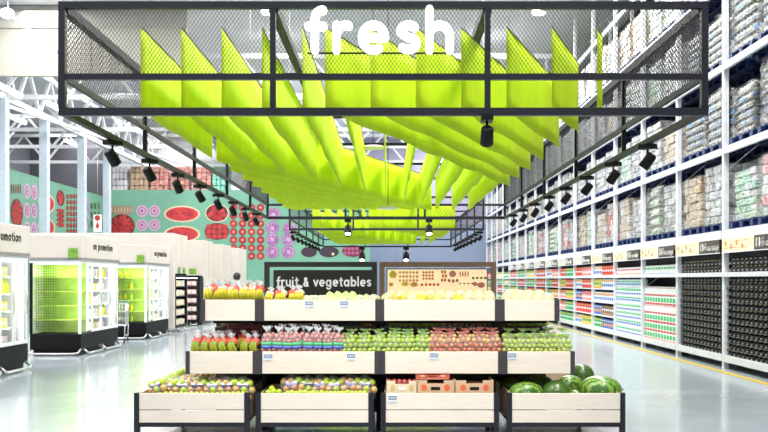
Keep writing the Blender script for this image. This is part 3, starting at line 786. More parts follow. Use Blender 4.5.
# watermelons
def melon_mat(n, c1, c2, sc):
    m = mat(n, c1, .35, coat=.4); N = m.node_tree.nodes; L = m.node_tree.links
    wv = N.new('ShaderNodeTexWave'); wv.bands_direction = 'Y'; wv.inputs['Scale'].default_value = sc; wv.inputs['Distortion'].default_value = 5; wv.inputs['Detail'].default_value = 3; wv.inputs['Detail Scale'].default_value = 2.5
    tc = [x for x in N if x.type == 'TEX_COORD'][0]; L.new(tc.outputs['Object'], wv.inputs['Vector'])
    rp = N.new('ShaderNodeValToRGB'); rp.color_ramp.elements[0].color = (*c1, 1); rp.color_ramp.elements[1].color = (*c2, 1); rp.color_ramp.elements[0].position = .35; rp.color_ramp.elements[1].position = .6
    L.new(wv.outputs['Fac'], rp.inputs[0]); L.new(rp.outputs[0], N['Principled BSDF'].inputs['Base Color']); return m
wm = [melon_mat('striped_melon_rind', (.04, .14, .015), (.22, .38, .05), 9), melon_mat('dark_melon_rind', (.03, .10, .012), (.07, .15, .02), 12)]
zw = FB[3][2] - .135
def wmelon(x, y, Y, w_, h_, mi, rz, lb):
    r = empty('watermelon', (X_(x, Y), Y, Z_(y, Y))); a = w_ * Y / F / 2; b = h_ * Y / F / 2
    MB().ell((0, 0, 0), (a, b * 1.05, b), 20, 12).build('rind', wm[mi], r)
    m = MB(); m.tube([(a * .98, 0, 0), (a + .015, .005, .012)], .006, 6); m.build('stem', stemm, r)
    r.rotation_euler = (0, 0, R(rz)); tag(r, lb, 'watermelon', 'watermelons in the front right bin')
wmelon(526, 393, 9.25, 36, 23, 0, 8, 'light striped watermelon at the front left of the melon bin')
wmelon(556.5, 392.5, 9.27, 30, 25, 1, 12, 'dark round watermelon in the middle of the melon bin front')
wmelon(600, 389.5, 9.3, 43, 28, 0, -14, 'longest watermelon at the front right of the melon bin')
wmelon(575, 397, 9.12, 12, 14, 0, 30, 'small light watermelon wedged between two big ones at the bin board')
wmelon(570, 385, 9.75, 28, 20, 0, 20, 'pale striped watermelon behind the long one')
wmelon(582, 375, 10.4, 24, 22, 1, 15, 'dark watermelon at the back, just right of the middle tier corner')
wmelon(538, 385, 9.75, 34, 20, 1, 5, 'dark watermelon in the shade under the middle tier')
wmelon(510, 386, 9.75, 20, 18, 1, 5, 'small dark watermelon in the shade at the left end of the melon bin')
# ---- middle tier
zm = MBn[0][2] - .135
row(B_banA, 7, 190, 258, 9.38, zm + .105, 'greenish banana bunch with red wrapper, %s of seven in the middle tier', 'banana bunch', 'bananas in the middle tier', .35, 1.0, .005, rx=R(-12))
row(B_banC, 6, 194, 256, 9.60, zm + .14, 'banana bunch with red wrapper, second row of the middle tier, %s from left', 'banana bunch', 'bananas in the middle tier', .35, .95, .005, rx=R(-12))
for i in range(4):
    B_banA.put((MBn[0][0] + .10 + .02 * i, 9.7 + i * .27, zm + .10), (0, R(-6), R(-60)), 'banana bunch on the left edge of the middle tier, %s from the front' % od(i), 'banana bunch', 'bananas in the middle tier', .95)
onm = mat('maroon_onion_skin', (.16, .03, .05), .35, col2=(.34, .10, .12), vscale=12, coat=.2)
r = empty('red_onion'); m = MB(); m.lathe([(.001, -.026), (.018, -.023), (.03, -.008), (.031, .004), (.02, .02), (.006, .028), (.003, .038)], n=10); m.build('bulb', onm, r); PO = Proto(r)
k = 0
for j in range(3):
    for i in range(13):
        x = 214 + i * 3.95; Y = 9.78 + j * .07
        PO.put((X_(x, Y1) + ru(-.008, .008), Y, zm + .255 + j * .045 + ru(-.008, .008)), (ru(-.5, .5), ru(-.5, .5), 0), 'maroon onion in the %s row heaped behind the middle tier bananas' % od(j), 'onion', 'maroon onions heaped in row %d behind the bananas' % (j + 1)); k += 1
r = empty('onion_crate', (X_(238, Y1), 9.95, zm), label='dark crate under the maroon onions behind the middle tier bananas', cat='crate')
MB().box(-.28, .28, -.22, .1, 0, .235).build('crate_body', postm, r)
row(B_pot, 8, 262, 343, 9.30, zm + .12, 'labelled bag of pink potatoes, %s of eight from the left', 'bag of potatoes', 'potato bags in the middle tier', .1, 1.22)
row(B_pot, 7, 266, 340, 9.46, zm + .135, 'bag of pink potatoes in the second row, %s from the left', 'bag of potatoes', 'potato bags in the middle tier', .1, 1.22)
row(B_gap, 6, 343, 430, 9.30, zm + .115, 'bag of green apples in the middle tier, %s of six from the left', 'bag of apples', 'green apple bags in the middle tier', .2, .98)
row(B_gap, 6, 345, 430, 9.46, zm + .15, 'bag of green apples in the middle tier second row, %s from left', 'bag of apples', 'green apple bags in the middle tier', .2, .95)
row(B_rap, 5, 428, 502, 9.30, zm + .115, 'bag of red apples in the middle tier, %s of five from the left', 'bag of apples', 'red apple bags in the middle tier', .2, .98)
row(B_rap, 5, 430, 500, 9.46, zm + .15, 'bag of red apples in the middle tier second row, %s from left', 'bag of apples', 'red apple bags in the middle tier', .2, .95)
row(B_pear, 5, 502, 572, 9.30, zm + .115, 'bag of green pears in the middle tier, %s of five from the left', 'bag of pears', 'green pear bags in the middle tier', .2, 1.05)
row(B_pear, 5, 502, 568, 9.48, zm + .16, 'bag of green pears in the middle tier second row, %s from left', 'bag of pears', 'green pear bags in the middle tier', .2, 1.05)
for i in range(4): B_pear.put((MBn[3][1] - .10 - .02 * i, 9.7 + i * .25, zm + .10), (0, R(6), R(40)), 'bag of green pears on the middle tier right edge, %s from the front' % od(i), 'bag of pears', 'green pear bags in the middle tier', 1.05)
# ---- top tier
zt = TBn[0][2] - .135
row([B_banB, B_banC, B_banB], 8, 206, 262, 9.56, zt + .12, 'yellow banana bunch in the top tier, %s of eight from the left', 'banana bunch', 'bananas in the top tier', .3, 1.0, .01, rx=R(-8))
row([B_banC, B_banB], 7, 208, 263, 9.74, zt + .14, 'yellow banana bunch in the top tier second row, %s from left', 'banana bunch', 'bananas in the top tier', .3, 1.0, .01, rx=R(-8))
row([B_banB, B_banC], 5, 264, 304, 9.56, zt + .085, 'short banana bunch left of the cauliflowers, %s of five', 'banana bunch', 'bananas by the fruit sign', .3, .95, .01, rx=R(-8))
cream = mat('cauliflower_curd', (.66, .63, .48), .7, bump=.8, bscale=60); leafm = mat('lettuce_leaf', (.42, .62, .18), .5, col2=(.70, .80, .42), vscale=10, bump=.4, bscale=25)
def b_cauli(r):
    m = MB()
    for i in range(14):
        a = i * 2.4; q = .055 * math.sqrt(i / 14); m.ell((q * cos(a), q * sin(a), .05 + .03 * (1 - i / 14)), .026, 7, 5)
    m.build('curd', cream, r)
    for i in range(7):
        a = 2 * pi * i / 7; m = MB(); M = Euler((0, R(-30), a)).to_matrix(); m.ell((.05 * cos(a), .05 * sin(a), .035), (.012, .035, .05), 8, 6, M); m.build('outer_leaf', leafm, r)
def b_lett(r):
    for i in range(9):
        a = i * 2.4; q = .014 + .05 * (i / 9); M = Euler((0, R(-20 - 30 * i / 9), a)).to_matrix(); m = MB(); m.ell((q * cos(a), q * sin(a), .055 - .02 * i / 9), (.014, .045, .058), 9, 7, M); m.build('leaf', leafm, r)
PCa = single('cauliflower', b_cauli, ''); PLe = single('lettuce_head', b_lett, '')
row(PCa, 5, 304, 328, 9.57, zt + .09, 'small cauliflower between the bananas and lettuces, %s from the left', 'cauliflower', 'cauliflowers in the top tier', 2, .85)
row(PLe, 4, 327, 356, 9.56, zt + .10, 'lettuce head before the fruit and vegetables sign, %s from the left', 'lettuce', 'lettuces in the top tier', 2, 1.15)
row([PCa, PLe], 3, 356, 377, 9.57, zt + .085, 'white and green cabbage head left of the centre post, %s from the left', 'cabbage', 'cabbages by the centre post', 2, 1.0)
pale = mat('pale_melon_skin', (.60, .54, .30), .5, col2=(.70, .66, .44), vscale=5); yel = mat('yellow_melon_skin', (.88, .74, .05), .4, col2=(.85, .62, .05), vscale=4); pap = mat('papaya_skin', (.40, .50, .05), .45, col2=(.80, .40, .08), vscale=9)
def fruit(name, mt, r_, el=1.0):
    r = empty(name); sphere_me('skin', r_, 14, 9, .04).build('skin', mt, r); MB().tube([(0, 0, r_ * .85), (.004, 0, r_ * 1.05)], .004, 5).build('stem', stemm, r)
    if el != 1: 
        pass
    return Proto(r)
PPale = fruit('pale_melon', pale, .066); PYel = fruit('yellow_melon', yel, .058); PPap = fruit('papaya', pap, .052); PLm = fruit('green_melon', mat('green_melon_skin', (.48, .62, .12), .5, col2=(.7, .75, .3), vscale=8), .06)
seq = [(387, PPale, 'pale melon'), (395, PPap, 'papaya'), (403.5, PPap, 'papaya'), (412, PPale, 'pale melon'), (421, PYel, 'yellow melon'), (430, PPap, 'papaya'), (439, PLm, 'green melon'), (448, PPale, 'pale melon'), (458, PYel, 'yellow melon'), (468, PPale, 'pale melon'), (479, PPale, 'pale melon'), (490, PPale, 'pale melon')]
for i, (x, P, nm) in enumerate(seq):
    P.put((X_(x, Y3), 9.53, zt + .135), (R(ru(60, 120)), 0, R(ru(0, 90))), '%s in the front row of the third top bin, %s from left' % (nm, od(i)), 'melon' if 'melon' in nm else 'papaya', 'melons and papayas in the third top bin', (1, 1, ru(1, 1.2)))
for i in range(11):
    P = (PPale, PPale, PLm)[i % 3] if i < 5 else PPale
    P.put((X_(391 + i * 10, Y3), 9.66, zt + .16), (R(ru(60, 120)), 0, R(ru(0, 90))), '%s in the back row of the third top bin, %s from the left' % ('green melon' if P is PLm else 'pale melon', od(i)), 'melon', 'melons and papayas in the third top bin', 1.05)
for i in range(5):
    PPale.put((X_(508.5 + i * 10.4, Y3), 9.53, zt + .13), (R(90), 0, R(ru(0, 90))), 'pale melon, front row of the right end top bin, %s from left' % od(i), 'melon', 'pale melons in the right end top bin', 1.05)
    if i < 4: PPale.put((X_(512 + i * 10.4, Y3), 9.66, zt + .165), (R(90), 0, R(ru(0, 90))), 'pale melon, back row of the right end top bin, %s from left' % od(i), 'melon', 'pale melons in the right end top bin', 1.1)
# fruit on the shelf under the top tier (seen in the slot between the tiers)
for (xa, xb, n, P, nm) in ((222, 252, 7, 'pink', 'pink'), (264, 310, 11, 'pink', 'pink'), (364, 372, 2, 'or', 'orange'), (388, 440, 10, 'gr', 'green'), (440, 494, 9, 'pink', 'pink'), (507, 548, 8, 'gr', 'green')):
    if P == 'pink': mm = a_pink
    elif P == 'or': mm = mat('orange_peel', (.85, .42, .05), .5)
    else: mm = a_green
    key = 'shelf_' + P
    if key not in MATS:
        r = empty('loose_fruit'); sphere_me('skin', .033).build('skin', mm, r); MATS[key] = Proto(r)
    for i in range(n):
        Y = 10.02
        MATS[key].put((X_(xa + (xb - xa) * (i + .5) / n, Y), Y, 1.126 - (.0 if i % 2 else .0)), (ru(0, 3), ru(0, 3), 0), '%s fruit in the slot below the top tier, %s %s' % (nm, od(i), 'at left end' if xa < 230 else 'above the potatoes' if xa < 300 else 'above the green apples' if xa < 370 else 'right of the centre post' if xa < 420 else 'above the red apples' if xa < 480 else 'above the pears'), 'fruit', 'fruit in the slot below the top tier')
r = empty('rear_shelf', (0, 10.02, 1.05), label='dark shelf carrying the fruit seen in the slot below the top tier', cat='shelf')
MB().box(TBn[0][0], TBn[3][1] + .02, -.06, .1, 0, .04).build('shelf_board', postm, r)

# ================================================================== sign frames behind the island
SY = 13.0
brown = mat('brown_frame_paint', (.30, .17, .13), .5)
def portal(x0, x1, label, m_, extra=None):
    r = empty('sign_frame', (0, SY, 0), label=label, cat='sign frame'); a, b = X_(x0, SY), X_(x1, SY); zt_ = Z_(262, SY); t = 5 * SY / F
    MB().box(a, a + t, -.03, .03, 0, zt_).build('post', m_, r); MB().box(b - t, b, -.03, .03, 0, zt_).build('post', m_, r)
    MB().box(a, b, -.031, .031, zt_ - t, zt_ + .001).build('top_rail', m_, r)
    return r
portal(264.5, 377, 'dark frame around the fruit and vegetables board', postm); portal(379.5, 496, 'brown frame around the picture board', brown)
r = empty('category_sign', (0, SY, 0), label='black fruit and vegetables board with white letters', cat='sign')
MB().cbox(X_(273.5, SY), X_(374, SY), -.02, .02, Z_(300, SY), Z_(270, SY), .004).build('sign_board', mat('sign_black', (.02, .018, .018), .35), r)
letter_sign('fruit & vegetables', X_(276.5, SY), X_(370.5, SY), Z_(286.3, SY), 6.5 * SY / F, .25, .008, mat('letter_white', (.9, .9, .9), .4, emit=.25), r, y=-.0205)
MB().box(X_(285, SY), X_(287, SY), -.01, .01, 0, Z_(300, SY)).build('leg', postm, r); MB().box(X_(360, SY), X_(362, SY), -.01, .01, 0, Z_(300, SY)).build('leg', postm, r)
r = empty('picture_board', (0, SY, 0), label='cream board printed with rows of orange and red produce', cat='sign')
MB().cbox(X_(386.5, SY), X_(487.5, SY), -.02, .02, Z_(300, SY), Z_(268.5, SY), .004).build('border', darkgrey, r)
MB().box(X_(387.5, SY), X_(486.5, SY), -.024, -.02, Z_(299, SY), Z_(269.5, SY)).build('sign_board', mat('board_cream_glow', (.95, .70, .44), .5, emit=.85), r)  # glow added to brighten the board, no lamp behind it
orr = mat('print_orange', (.95, .42, .10), .5); rdd = mat('print_red', (.80, .14, .07), .5); yl = mat('print_yellow', (.98, .66, .10), .5); grn = mat('print_olive', (.25, .25, .06), .5)
def pd(mats_, shapes, nm):
    m = MB()
    for (x, y, a, b) in shapes: m.disc((X_(x, SY), -.0245, Z_(y, SY)), a * SY / F, b * SY / F, .002, 12)
    m.build(nm, mats_, r)
pd(yl, [(393, 274.5, 3.8, 3.8), (405, 284, 4, 2.2)], 'orange_slice_print')
pd(orr, [(400 + i * 3.4, 272.5 + j * 4, 1.3, 1.4) for i in range(6) for j in range(3)] + [(414, 284.5, 4, 2.4), (391, 284.5, 2.4, 2)], 'peach_row_print')
pd(rdd, [(423.5 + i * 3, 272.3 + j * 3.2, 1.2, 1.2) for i in range(4) for j in range(3)] + [(442 + (j % 2) + i * 3, 272 + j * 4, 1.2, 1.7) for i in range(2) for j in range(3)] + [(422 + i * 4, 284.6, 1.5, 1.5) for i in range(5)], 'tomato_row_print')
pd(mat('print_pink', (.75, .25, .22), .5), [(452.5, 274, 3.6, 3.4), (449, 280.5, 1.6, 1.8), (453, 281, 1.6, 1.8), (457, 280.5, 1.6, 1.8), (481, 285, 4, 3), (475, 284, 2.4, 2.2)], 'grapefruit_print')
pd(rdd, [(460 + i * 2.6, 274, .7, 3) for i in range(4)], 'chilli_print')
pd(grn, [(473 + i * 4, 278, 1.5, 1.4) for i in range(4)] + [(473 + i * 4.6, 272.5, .6, .5) for i in range(3)] + [(460 + i * 4, 283.5, 1, 1) for i in range(4)], 'olive_print')
MB().box(X_(395, SY), X_(397, SY), -.01, .01, 0, Z_(300, SY)).build('leg', postm, r); MB().box(X_(478, SY), X_(480, SY), -.01, .01, 0, Z_(300, SY)).build('leg', postm, r)
# ================================================================== left: partitions and chillers
SX = -6.5
def partition(x0, x1, y0, y1, h, label, niche=None):
    r = empty('aisle_partition', (x1, y0, 0), label=label, cat='partition')
    if niche:
        a_, b_ = niche
        m = MB(); m.cbox(x0 - x1, -.66, 0, y1 - y0, .12, h, .012); m.cbox(-.66, 0, 0, a_, .12, h, .012); m.cbox(-.66, 0, b_, y1 - y0, .12, h, .012); m.box(-.66, -.001, a_, b_, 1.80, h - .012); m.build('panel', beige, r)
    else: MB().cbox(x0 - x1, 0, 0, y1 - y0, .12, h, .012).build('panel', beige, r)
    MB().box(x0 - x1 + .02, -.70 if niche else -.03, .03, y1 - y0 - .03, 0, .12).build('plinth', darkgrey, r)
    m = MB()
    for k in range(1, int(y1 - y0) + 1): m.box(-.001, .004, k - .005, k + .005, 1.82 if niche else .14, h - .02)
    m.build('panel_joint', mat('joint_grey', (.45, .42, .38), .6), r)  # raised grey strips mark the panel joints
    return r
partition(-10.9, SX, 28.0, 29.9, 3.03, 'widest cream partition wall, standing behind the row of chillers', (.17, 1.83))
partition(-10.2, -6.62, 33.0, 34.9, 3.03, 'second cream partition, behind the black framed shelf of pink packs')
partition(-10.2, -6.62, 36.9, 39.0, 3.03, 'third cream partition further back, its top below the tomato mural')
partition(-10.2, -6.7, 41.2, 43.6, 3.03, 'farthest cream partition left of the banana bunches')
limeback = mat('lime_shelf_back', (.56, .72, .24), .5, var=.15, vscale=3)
limeled = mat('chiller_led', (.85, 1, .7), .4, emit=3.0)
whled = mat('white_led', (1, 1, 1), .4, emit=4.0)
gridm = mat('dark_green_grid', (.10, .18, .03), .6)
signg = mat('green_tag', (.07, .20, .01), .5, col2=(.20, .38, .04), vscale=20)
bot_y = mat('yellow_juice', (.85, .72, .03), .3, col2=(.65, .60, .05), vscale=9); bot_g = mat('lime_juice', (.45, .62, .05), .3); pk_pink = mat('pink_pack', (.75, .38, .42), .5, col2=(.85, .7, .7), vscale=14); pk_w = mat('white_pack', (.8, .82, .8), .5, col2=(.5, .6, .55), vscale=14)
def bottle_me(name, r_, h, m1, m2, parent=None):
    m = MB(); m.lathe([(r_ * .9, 0), (r_, h * .03), (r_, h * .58), (r_ * .45, h * .78), (r_ * .38, h * .88)], n=8); m.m = 1; m.lathe([(r_ * .42, h * .86), (r_ * .42, h), ], n=8)
    return m.build(name, [m1, m2], parent)
def box_me(name, w_, d_, h_, m1, m2, c=.008):
    m = MB(); m.cbox(-w_ / 2, w_ / 2, 0, d_, 0, h_, c); m.m = 1; m.box(-w_ * .36, w_ * .36, -.002, .002, h_ * .3, h_ * .7); m.box(w_ / 2 - .002, w_ / 2 + .002, d_ * .15, d_ * .85, h_ * .3, h_ * .7)
    m.box(-w_ / 2 - .002, -w_ / 2 + .002, d_ * .15, d_ * .85, h_ * .3, h_ * .7)
    return m.build(name, [m1, m2])
GB = Proto(bottle_me('juice_bottle', .06, .26, bot_y, bot_g)); GG = Proto(bottle_me('juice_bottle', .06, .26, bot_g, bot_y))
GP = Proto(box_me('food_pack', .16, .2, .16, pk_pink, pk_w)); GW = Proto(box_me('food_pack', .15, .2, .19, pk_w, pk_pink)); GY = Proto(box_me('food_pack', .15, .2, .17, bot_y, pk_w))
def fridge(y0, y1, which, endfull):
    W = 1.08; r = empty('display_chiller', (SX, y0, 0), label='%s glass door chiller with cream promotion header and lime lit end shelves' % which, cat='chiller')
    L = y1 - y0; a = -W
    MB().cbox(a, 0, 0, L, .12, .46, .015).build('base', mat('chiller_black_base', (.006, .006, .007), .55, spec=.15), r)
    MB().box(a + .06, -.06, .06, L - .06, 0, .12).build('foot', black, r)
    MB().cbox(a - .02, .03, -.03, L + .02, 2.06, 2.56, .012).build('header', beige, r)
    MB().box(a - .021, .036, -.036, L + .021, 2.02, 2.075).build('header_trim', mat('header_grey_trim', (.22, .21, .20), .4), r)
    MB().box(a + .0, .0, .0, L, 1.96, 2.02).build('top_deck', white, r)
    MB().box(a, a + .05, 0, L, .46, 1.96).build('rear_panel', white, r)
    MB().box(a + .05, -.10, .66, .70, .46, 1.96).build('lime_back_panel', limeback, r)
    MB().box(a, a + .05, -.01, .05, .46, 1.96).build('end_frame', black, r)
    MB().box(-.05, 0, -.01, .05, .46, 1.96).build('end_frame', white, r)
    MB().box(-.05, 0, L - .05, L, .46, 1.96).build('corner_post', white, r)
    MB().box(a, 0, L - .04, L, .46, 1.96).build('far_panel', white, r)
    # shelves
    hs = [.46 + .30 * k for k in range(5)]
    for h in hs[1:]:
        MB().box(a + .06, -.08, .08, .65, h - .02, h).build('end_shelf', mat('lime_shelf', (.55, .70, .12), .5), r)
        MB().box(-.62, -.09, .72, L - .06, h - .02, h).build('side_shelf', white, r)
    # lamps
    m = MB(); m.box(a + .08, -.08, .09, .13, 1.93, 1.955); m.build('end_lamp', limeled, r)
    m = MB(); m.box(-.11, -.09, .75, L - .08, 1.93, 1.95)
    nd = 3; seg = (L - .75) / nd
    m.build('door_lamp', whled, r)
    MB().box(-.10, -.07, .68, .72, .5, 1.95).build('door_lamp', whled, r)
    for k in range(nd):
        ya = .72 + k * seg; yb = ya + seg - .03
        d = MB(); t = .045
        d.box(-.02, .015, ya, ya + t, .47, 1.96); d.box(-.02, .015, yb - t, yb, .47, 1.96); d.box(-.02, .015, ya + t, yb - t, .47, .53); d.box(-.02, .015, ya + t, yb - t, 1.90, 1.96)
        dd = d.build('door', white, r)
        g = MB(); g.box(-.006, .0, ya + t, yb - t, .53, 1.90); g.build('pane', glass, dd)
        h_ = MB(); h_.tube([(.016, yb - .1, 1.0), (.05, yb - .1, 1.02), (.05, yb - .1, 1.38), (.016, yb - .1, 1.4)], .012, 6); h_.build('handle', steel, dd)
    MB().box(-.03, .012, .05, .70, .46, 1.96).build('end_side_glass', glass, r)
    # bumper rails
    for (p, q) in ((.15, .45 * L), (.52 * L, .95 * L)):
        MB().tube([(.0, p, .14), (.10, p, .06), (.12, p + .08, .045), (.12, q - .08, .045), (.10, q, .06), (0, q, .14)], .022, 7).build('bumper_rail', steel, r)
    MB().tube([(a, -.0, .12), (a + .02, -.10, .05), (a + .1, -.13, .045), (-.12, -.13, .045), (-.03, -.10, .06), (0, 0, .14)], .022, 7).build('bumper_rail', steel, r)
    # header writing on the aisle side
    m = MB(); stroke_text(m, 'on promotion', 0, 0, .105, .26, .006)
    o = m.build('header_text', mat('letter_dark', (.05, .045, .04), .5), r, loc=(.031, .72, 2.27)); o.rotation_euler = (0, 0, R(90)); o.scale = (.95, 1, 1)
    for (yy, xx) in ((-.06, -W * .02),):
        MB().box(xx - .22, xx - .02, yy - .01, yy + .0, 2.06, 2.27).build('price_card', signg, r)
    # grid over the lime end
    m = MB(); gx0, gx1 = a + .12, a + .12 + .42
    for k in range(9): m.box(gx0 + (gx1 - gx0) * k / 8 - .003, gx0 + (gx1 - gx0) * k / 8 + .003, .05, .056, .5, 1.9)
    for k in range(26): m.box(gx0, gx1, .05, .056, .5 + k * .056 - .004, .5 + k * .056 + .004)
    m.build('side_grid', gridm, r)
    area('chiller_light', (SX - .55, y0 + .35, 1.9), .7, .3, 4, (.85, 1, .6))
    area('chiller_light', (SX - .09, y0 + .33, 1.2), 1.4, .3, 12, (.85, 1, .6), (0, R(90), 0))
    MB().box(-.66, -.62, .70, L - .04, .46, 1.96).build('inner_back_panel', white, r)
    for k in range(nd + 1): area('chiller_light', (SX - .07, y0 + .72 + k * seg + (.06 if k == 0 else -.02), 1.2), 1.4, .05, 6, (1, 1, .97), (0, R(90), 0))
    # goods
    for si, h in enumerate(hs):
        n = int((L - .85) / .17)
        for k in range(n):
            P = ((GP, GY, GY, GB, GY)[si] if which == 'nearest' else (GP, GW, GY, GP, GW, GB)[(si * 2 + (k * 3) // n + int(y0)) % 6])
            kind_ = 'juice bottle' if P is GB else 'food pack'
            P.put((SX - .24, y0 + .80 + k * .17, h + .002), (0, 0, R(90)), '%s behind the glass of the %s chiller, %s shelf from bottom' % (kind_, which.split()[0], od(si)), kind_, '%ss on the %s shelf of the %s chiller' % (kind_, od(si), which.split()[0]), 1)
        for k in range(4 if which == 'farthest' else 0):
            P = GG if (si + k // 3) % 2 else GB
            if si == 4 and 0: continue
            P.put((SX + a + .13 + k * .15, y0 + .33, h + .002), (0, 0, 0), 'juice bottle in the lime end of the %s chiller, %s shelf up' % (which.split()[0], od(si)), 'juice bottle', 'juice bottles on the end of the %s chiller, %s shelf' % (which.split()[0], od(si)), .8)
    return r
fridge(14.1, 16.65, 'nearest', 0); fridge(19.5, 22.2, 'middle', 0); fridge(24.8, 27.3, 'farthest', 0)
# green price cards stand on the chiller ends are parts; black framed shelves against the partitions
def cooler(x, y, w_, rz, label, pk, nm, D=.6):
    r = empty('upright_cooler', (x, y, 0), rz, label=label, cat='cooler')
    MB().cbox(-w_ / 2, w_ / 2, .0, D, .12, .2, .01).build('base', black, r)
    for s_ in (-1, 1): MB().box(s_ * w_ / 2 - .035, s_ * w_ / 2 + .035, 0, D, .2, 1.72).build('side_frame', black, r)
    MB().box(-w_ / 2, w_ / 2, 0, D, 1.68, 1.76).build('top_frame', black, r); MB().box(-w_ / 2, w_ / 2, D - .04, D, .2, 1.7).build('back_panel', mat('cooler_inner', (.5, .42, .38), .5), r)
    MB().box(-w_ / 2 + .06, w_ / 2 - .06, .01, .03, 1.65, 1.675).build('lamp', whled, r)
    for k in range(1, 5): MB().box(-w_ / 2 + .03, w_ / 2 - .03, .04, D - .04, .2 + .3 * k - .02, .2 + .3 * k).build('shelf', darkgrey, r)
    for s_ in (-1, 1): MB().tube([(s_ * w_ * .4, 0, .12), (s_ * w_ * .4, -.1, .05), (s_ * w_ * .1, -.1, .05), (s_ * w_ * .1, 0, .12)], .018, 6).build('bumper_rail', steel, r)
    for s_ in (-.25, .2): MB().box(w_ * s_ - .12, w_ * s_ + .12, -.03, -.02, 1.80, 2.0).build('price_card', signg, r)
    for k in range(5):
        n = max(3, int(w_ / .19))
        for i in range(n):
            lx = -w_ / 2 + .1 + (w_ - .2) * (i + .5) / n; ly = .06
            X = x + lx * cos(rz) - ly * sin(rz); Y = y + lx * sin(rz) + ly * cos(rz)
            pk[(i + k) % len(pk)].put((X, Y, .2 + .3 * k + .002), (0, 0, rz), 'pack on the %s shelf of the %s' % (od(k), nm), 'food pack', 'packs on the %s shelf of the %s' % (od(k), nm), 1.0)
cooler(SX + .01, 29.0, 1.56, R(90), 'tall black framed cooler with mixed packs on the side of the widest partition', [GY, GP, GW], 'cooler on the partition side', .6)
cooler(-6.98, 32.3, .72, 0, 'narrow black framed cooler with pink packs facing us before the second partition', [GP], 'narrow cooler of pink packs')
# wire trolley parked between the chillers
def trolley(x, y, rz, label):
    r = empty('wire_trolley', (x, y, 0), rz, label=label, cat='trolley'); wire = mat('trolley_wire', (.55, .56, .58), .35, metal=.7)
    m = MB(); a, b, c, d = -.28, .28, -.42, .42
    for z in (.45, .62, .8, 1.0):
        for (p, q) in (((a, c, z), (b, c, z)), ((b, c, z), (b, d, z)), ((b, d, z), (a, d, z)), ((a, d, z), (a, c, z))): m.tube([p, q], .009, 5)
    for k in range(9):
        xx = a + (b - a) * k / 8
        for yy in (c, d): m.tube([(xx, yy, .45), (xx, yy, 1.0)], .006, 5)
    for k in range(1, 9):
        yy = c + (d - c) * k / 9
        for xx in (a, b): m.tube([(xx, yy, .45), (xx, yy, 1.0)], .006, 5)
        m.tube([(a, yy, .45), (b, yy, .45)], .006, 5)
    m.build('basket', wire, r)
    m = MB()
    for (xx, yy) in ((a, c), (b, c), (a, d), (b, d)): m.tube([(xx, yy, .47), (xx * .95, yy * .95, .13)], .013, 6)
    m.tube([(a, c, .2), (a, d, .2)], .012, 6); m.tube([(b, c, .2), (b, d, .2)], .012, 6); m.build('chassis', wire, r)
    for (xx, yy) in ((a, c), (b, c), (a, d), (b, d)):
        m = MB(); M = Euler((0, R(90), 0)).to_matrix(); m.lathe([(.01, -.015), (.06, -.015), (.065, 0), (.06, .015), (.01, .015)], (xx * .95, yy * .95, .065), 12, M); m.build('wheel', black, r)
    m = MB(); m.tube([(a, d, 1.0), (a, d + .1, 1.05), (b, d + .1, 1.05), (b, d, 1.0)], .014, 6); m.build('handle', green, r)
trolley(-6.95, 23.5, R(10), 'wire shopping trolley parked between the middle and farthest chillers')

# ================================================================== produce mural on the green walls
mr_ = mat('mural_watermelon_red', (.38, .012, .02), .5, col2=(.55, .04, .04), vscale=2); mw = mat('mural_rind_cream', (.60, .52, .34), .5); md = mat('mural_dark_red', (.08, .01, .012), .5, col2=(.22, .02, .02), vscale=3)
mp_ = mat('mural_onion_pink', (.48, .32, .44), .5); mpp = mat('mural_onion_ring', (.34, .06, .22), .5); mv = mat('mural_cabbage_violet', (.20, .12, .32), .5, col2=(.42, .32, .50), vscale=2.5); mdk = mat('mural_aubergine', (.03, .012, .03), .4); mgn = mat('mural_dark_green', (.04, .10, .03), .5)
MF = empty('wall_mural', (0, MY, 0), label='mural of giant fruit and vegetables on the green wall facing us', cat='mural')
MS = empty('wall_mural', (WX, 40, 0), label='mural of giant fruit and vegetables on the long green side wall', cat='mural')
def pr(wall, x, y, layers, nm, extra=()):
    """one printed vegetable: stacked discs (half width, half height, material) plus small extra discs (x, y, a, b, material)"""
    m = MB(); ms = []
    L_ = [(x, y, a, b, mt) for (a, b, mt) in layers] + list(extra)
    for q, (px_, py_, a, b, mt) in enumerate(L_):
        if mt not in ms: ms.append(mt)
        m.m = ms.index(mt); lift = min(q, len(layers)) * .006 + .001
        if wall is MF: m.disc((X_(px_, MY), -lift, Z_(py_, MY)), a * MY / F, b * MY / F, .008, 16)
        else:
            Y = WX * F / (px_ - CX); Ya = WX * F / (px_ - a - CX); Yb = WX * F / (px_ + a - CX)
            m.disc((lift, Y - 40, Z_(py_, Y)), abs(Yb - Ya) / 2, b * Y / F, .008, 16, 'x')
    m.build(nm, ms, wall)
def ring_(x, y, a, b, n, ra, rb, mt): return [(x + a * cos(i * 2.4) * math.sqrt((i + .3) / n), y + b * sin(i * 2.4) * math.sqrt((i + .3) / n), ra, rb, mt) for i in range(n)]
for y in (214, 234): pr(MF, 182, y, [(18.3, 8.4, mw), (16.4, 6.9, mr_)], 'watermelon_print', [(182 + ru(-12, 12), y + ru(-1.8, 1.8), .6, .8, mdk) for i in range(10)])
pr(MF, 122, 226, [(13, 12, md)], 'cherry_bowl_print', ring_(122, 226, 10.5, 10, 24, 1.9, 2.0, mr_))
for i in range(7): pr(MF, 112 + i * 3.2, 210, [(1.1, 4.6, mr_), (.45, 3.4, mw)], 'radish_print')
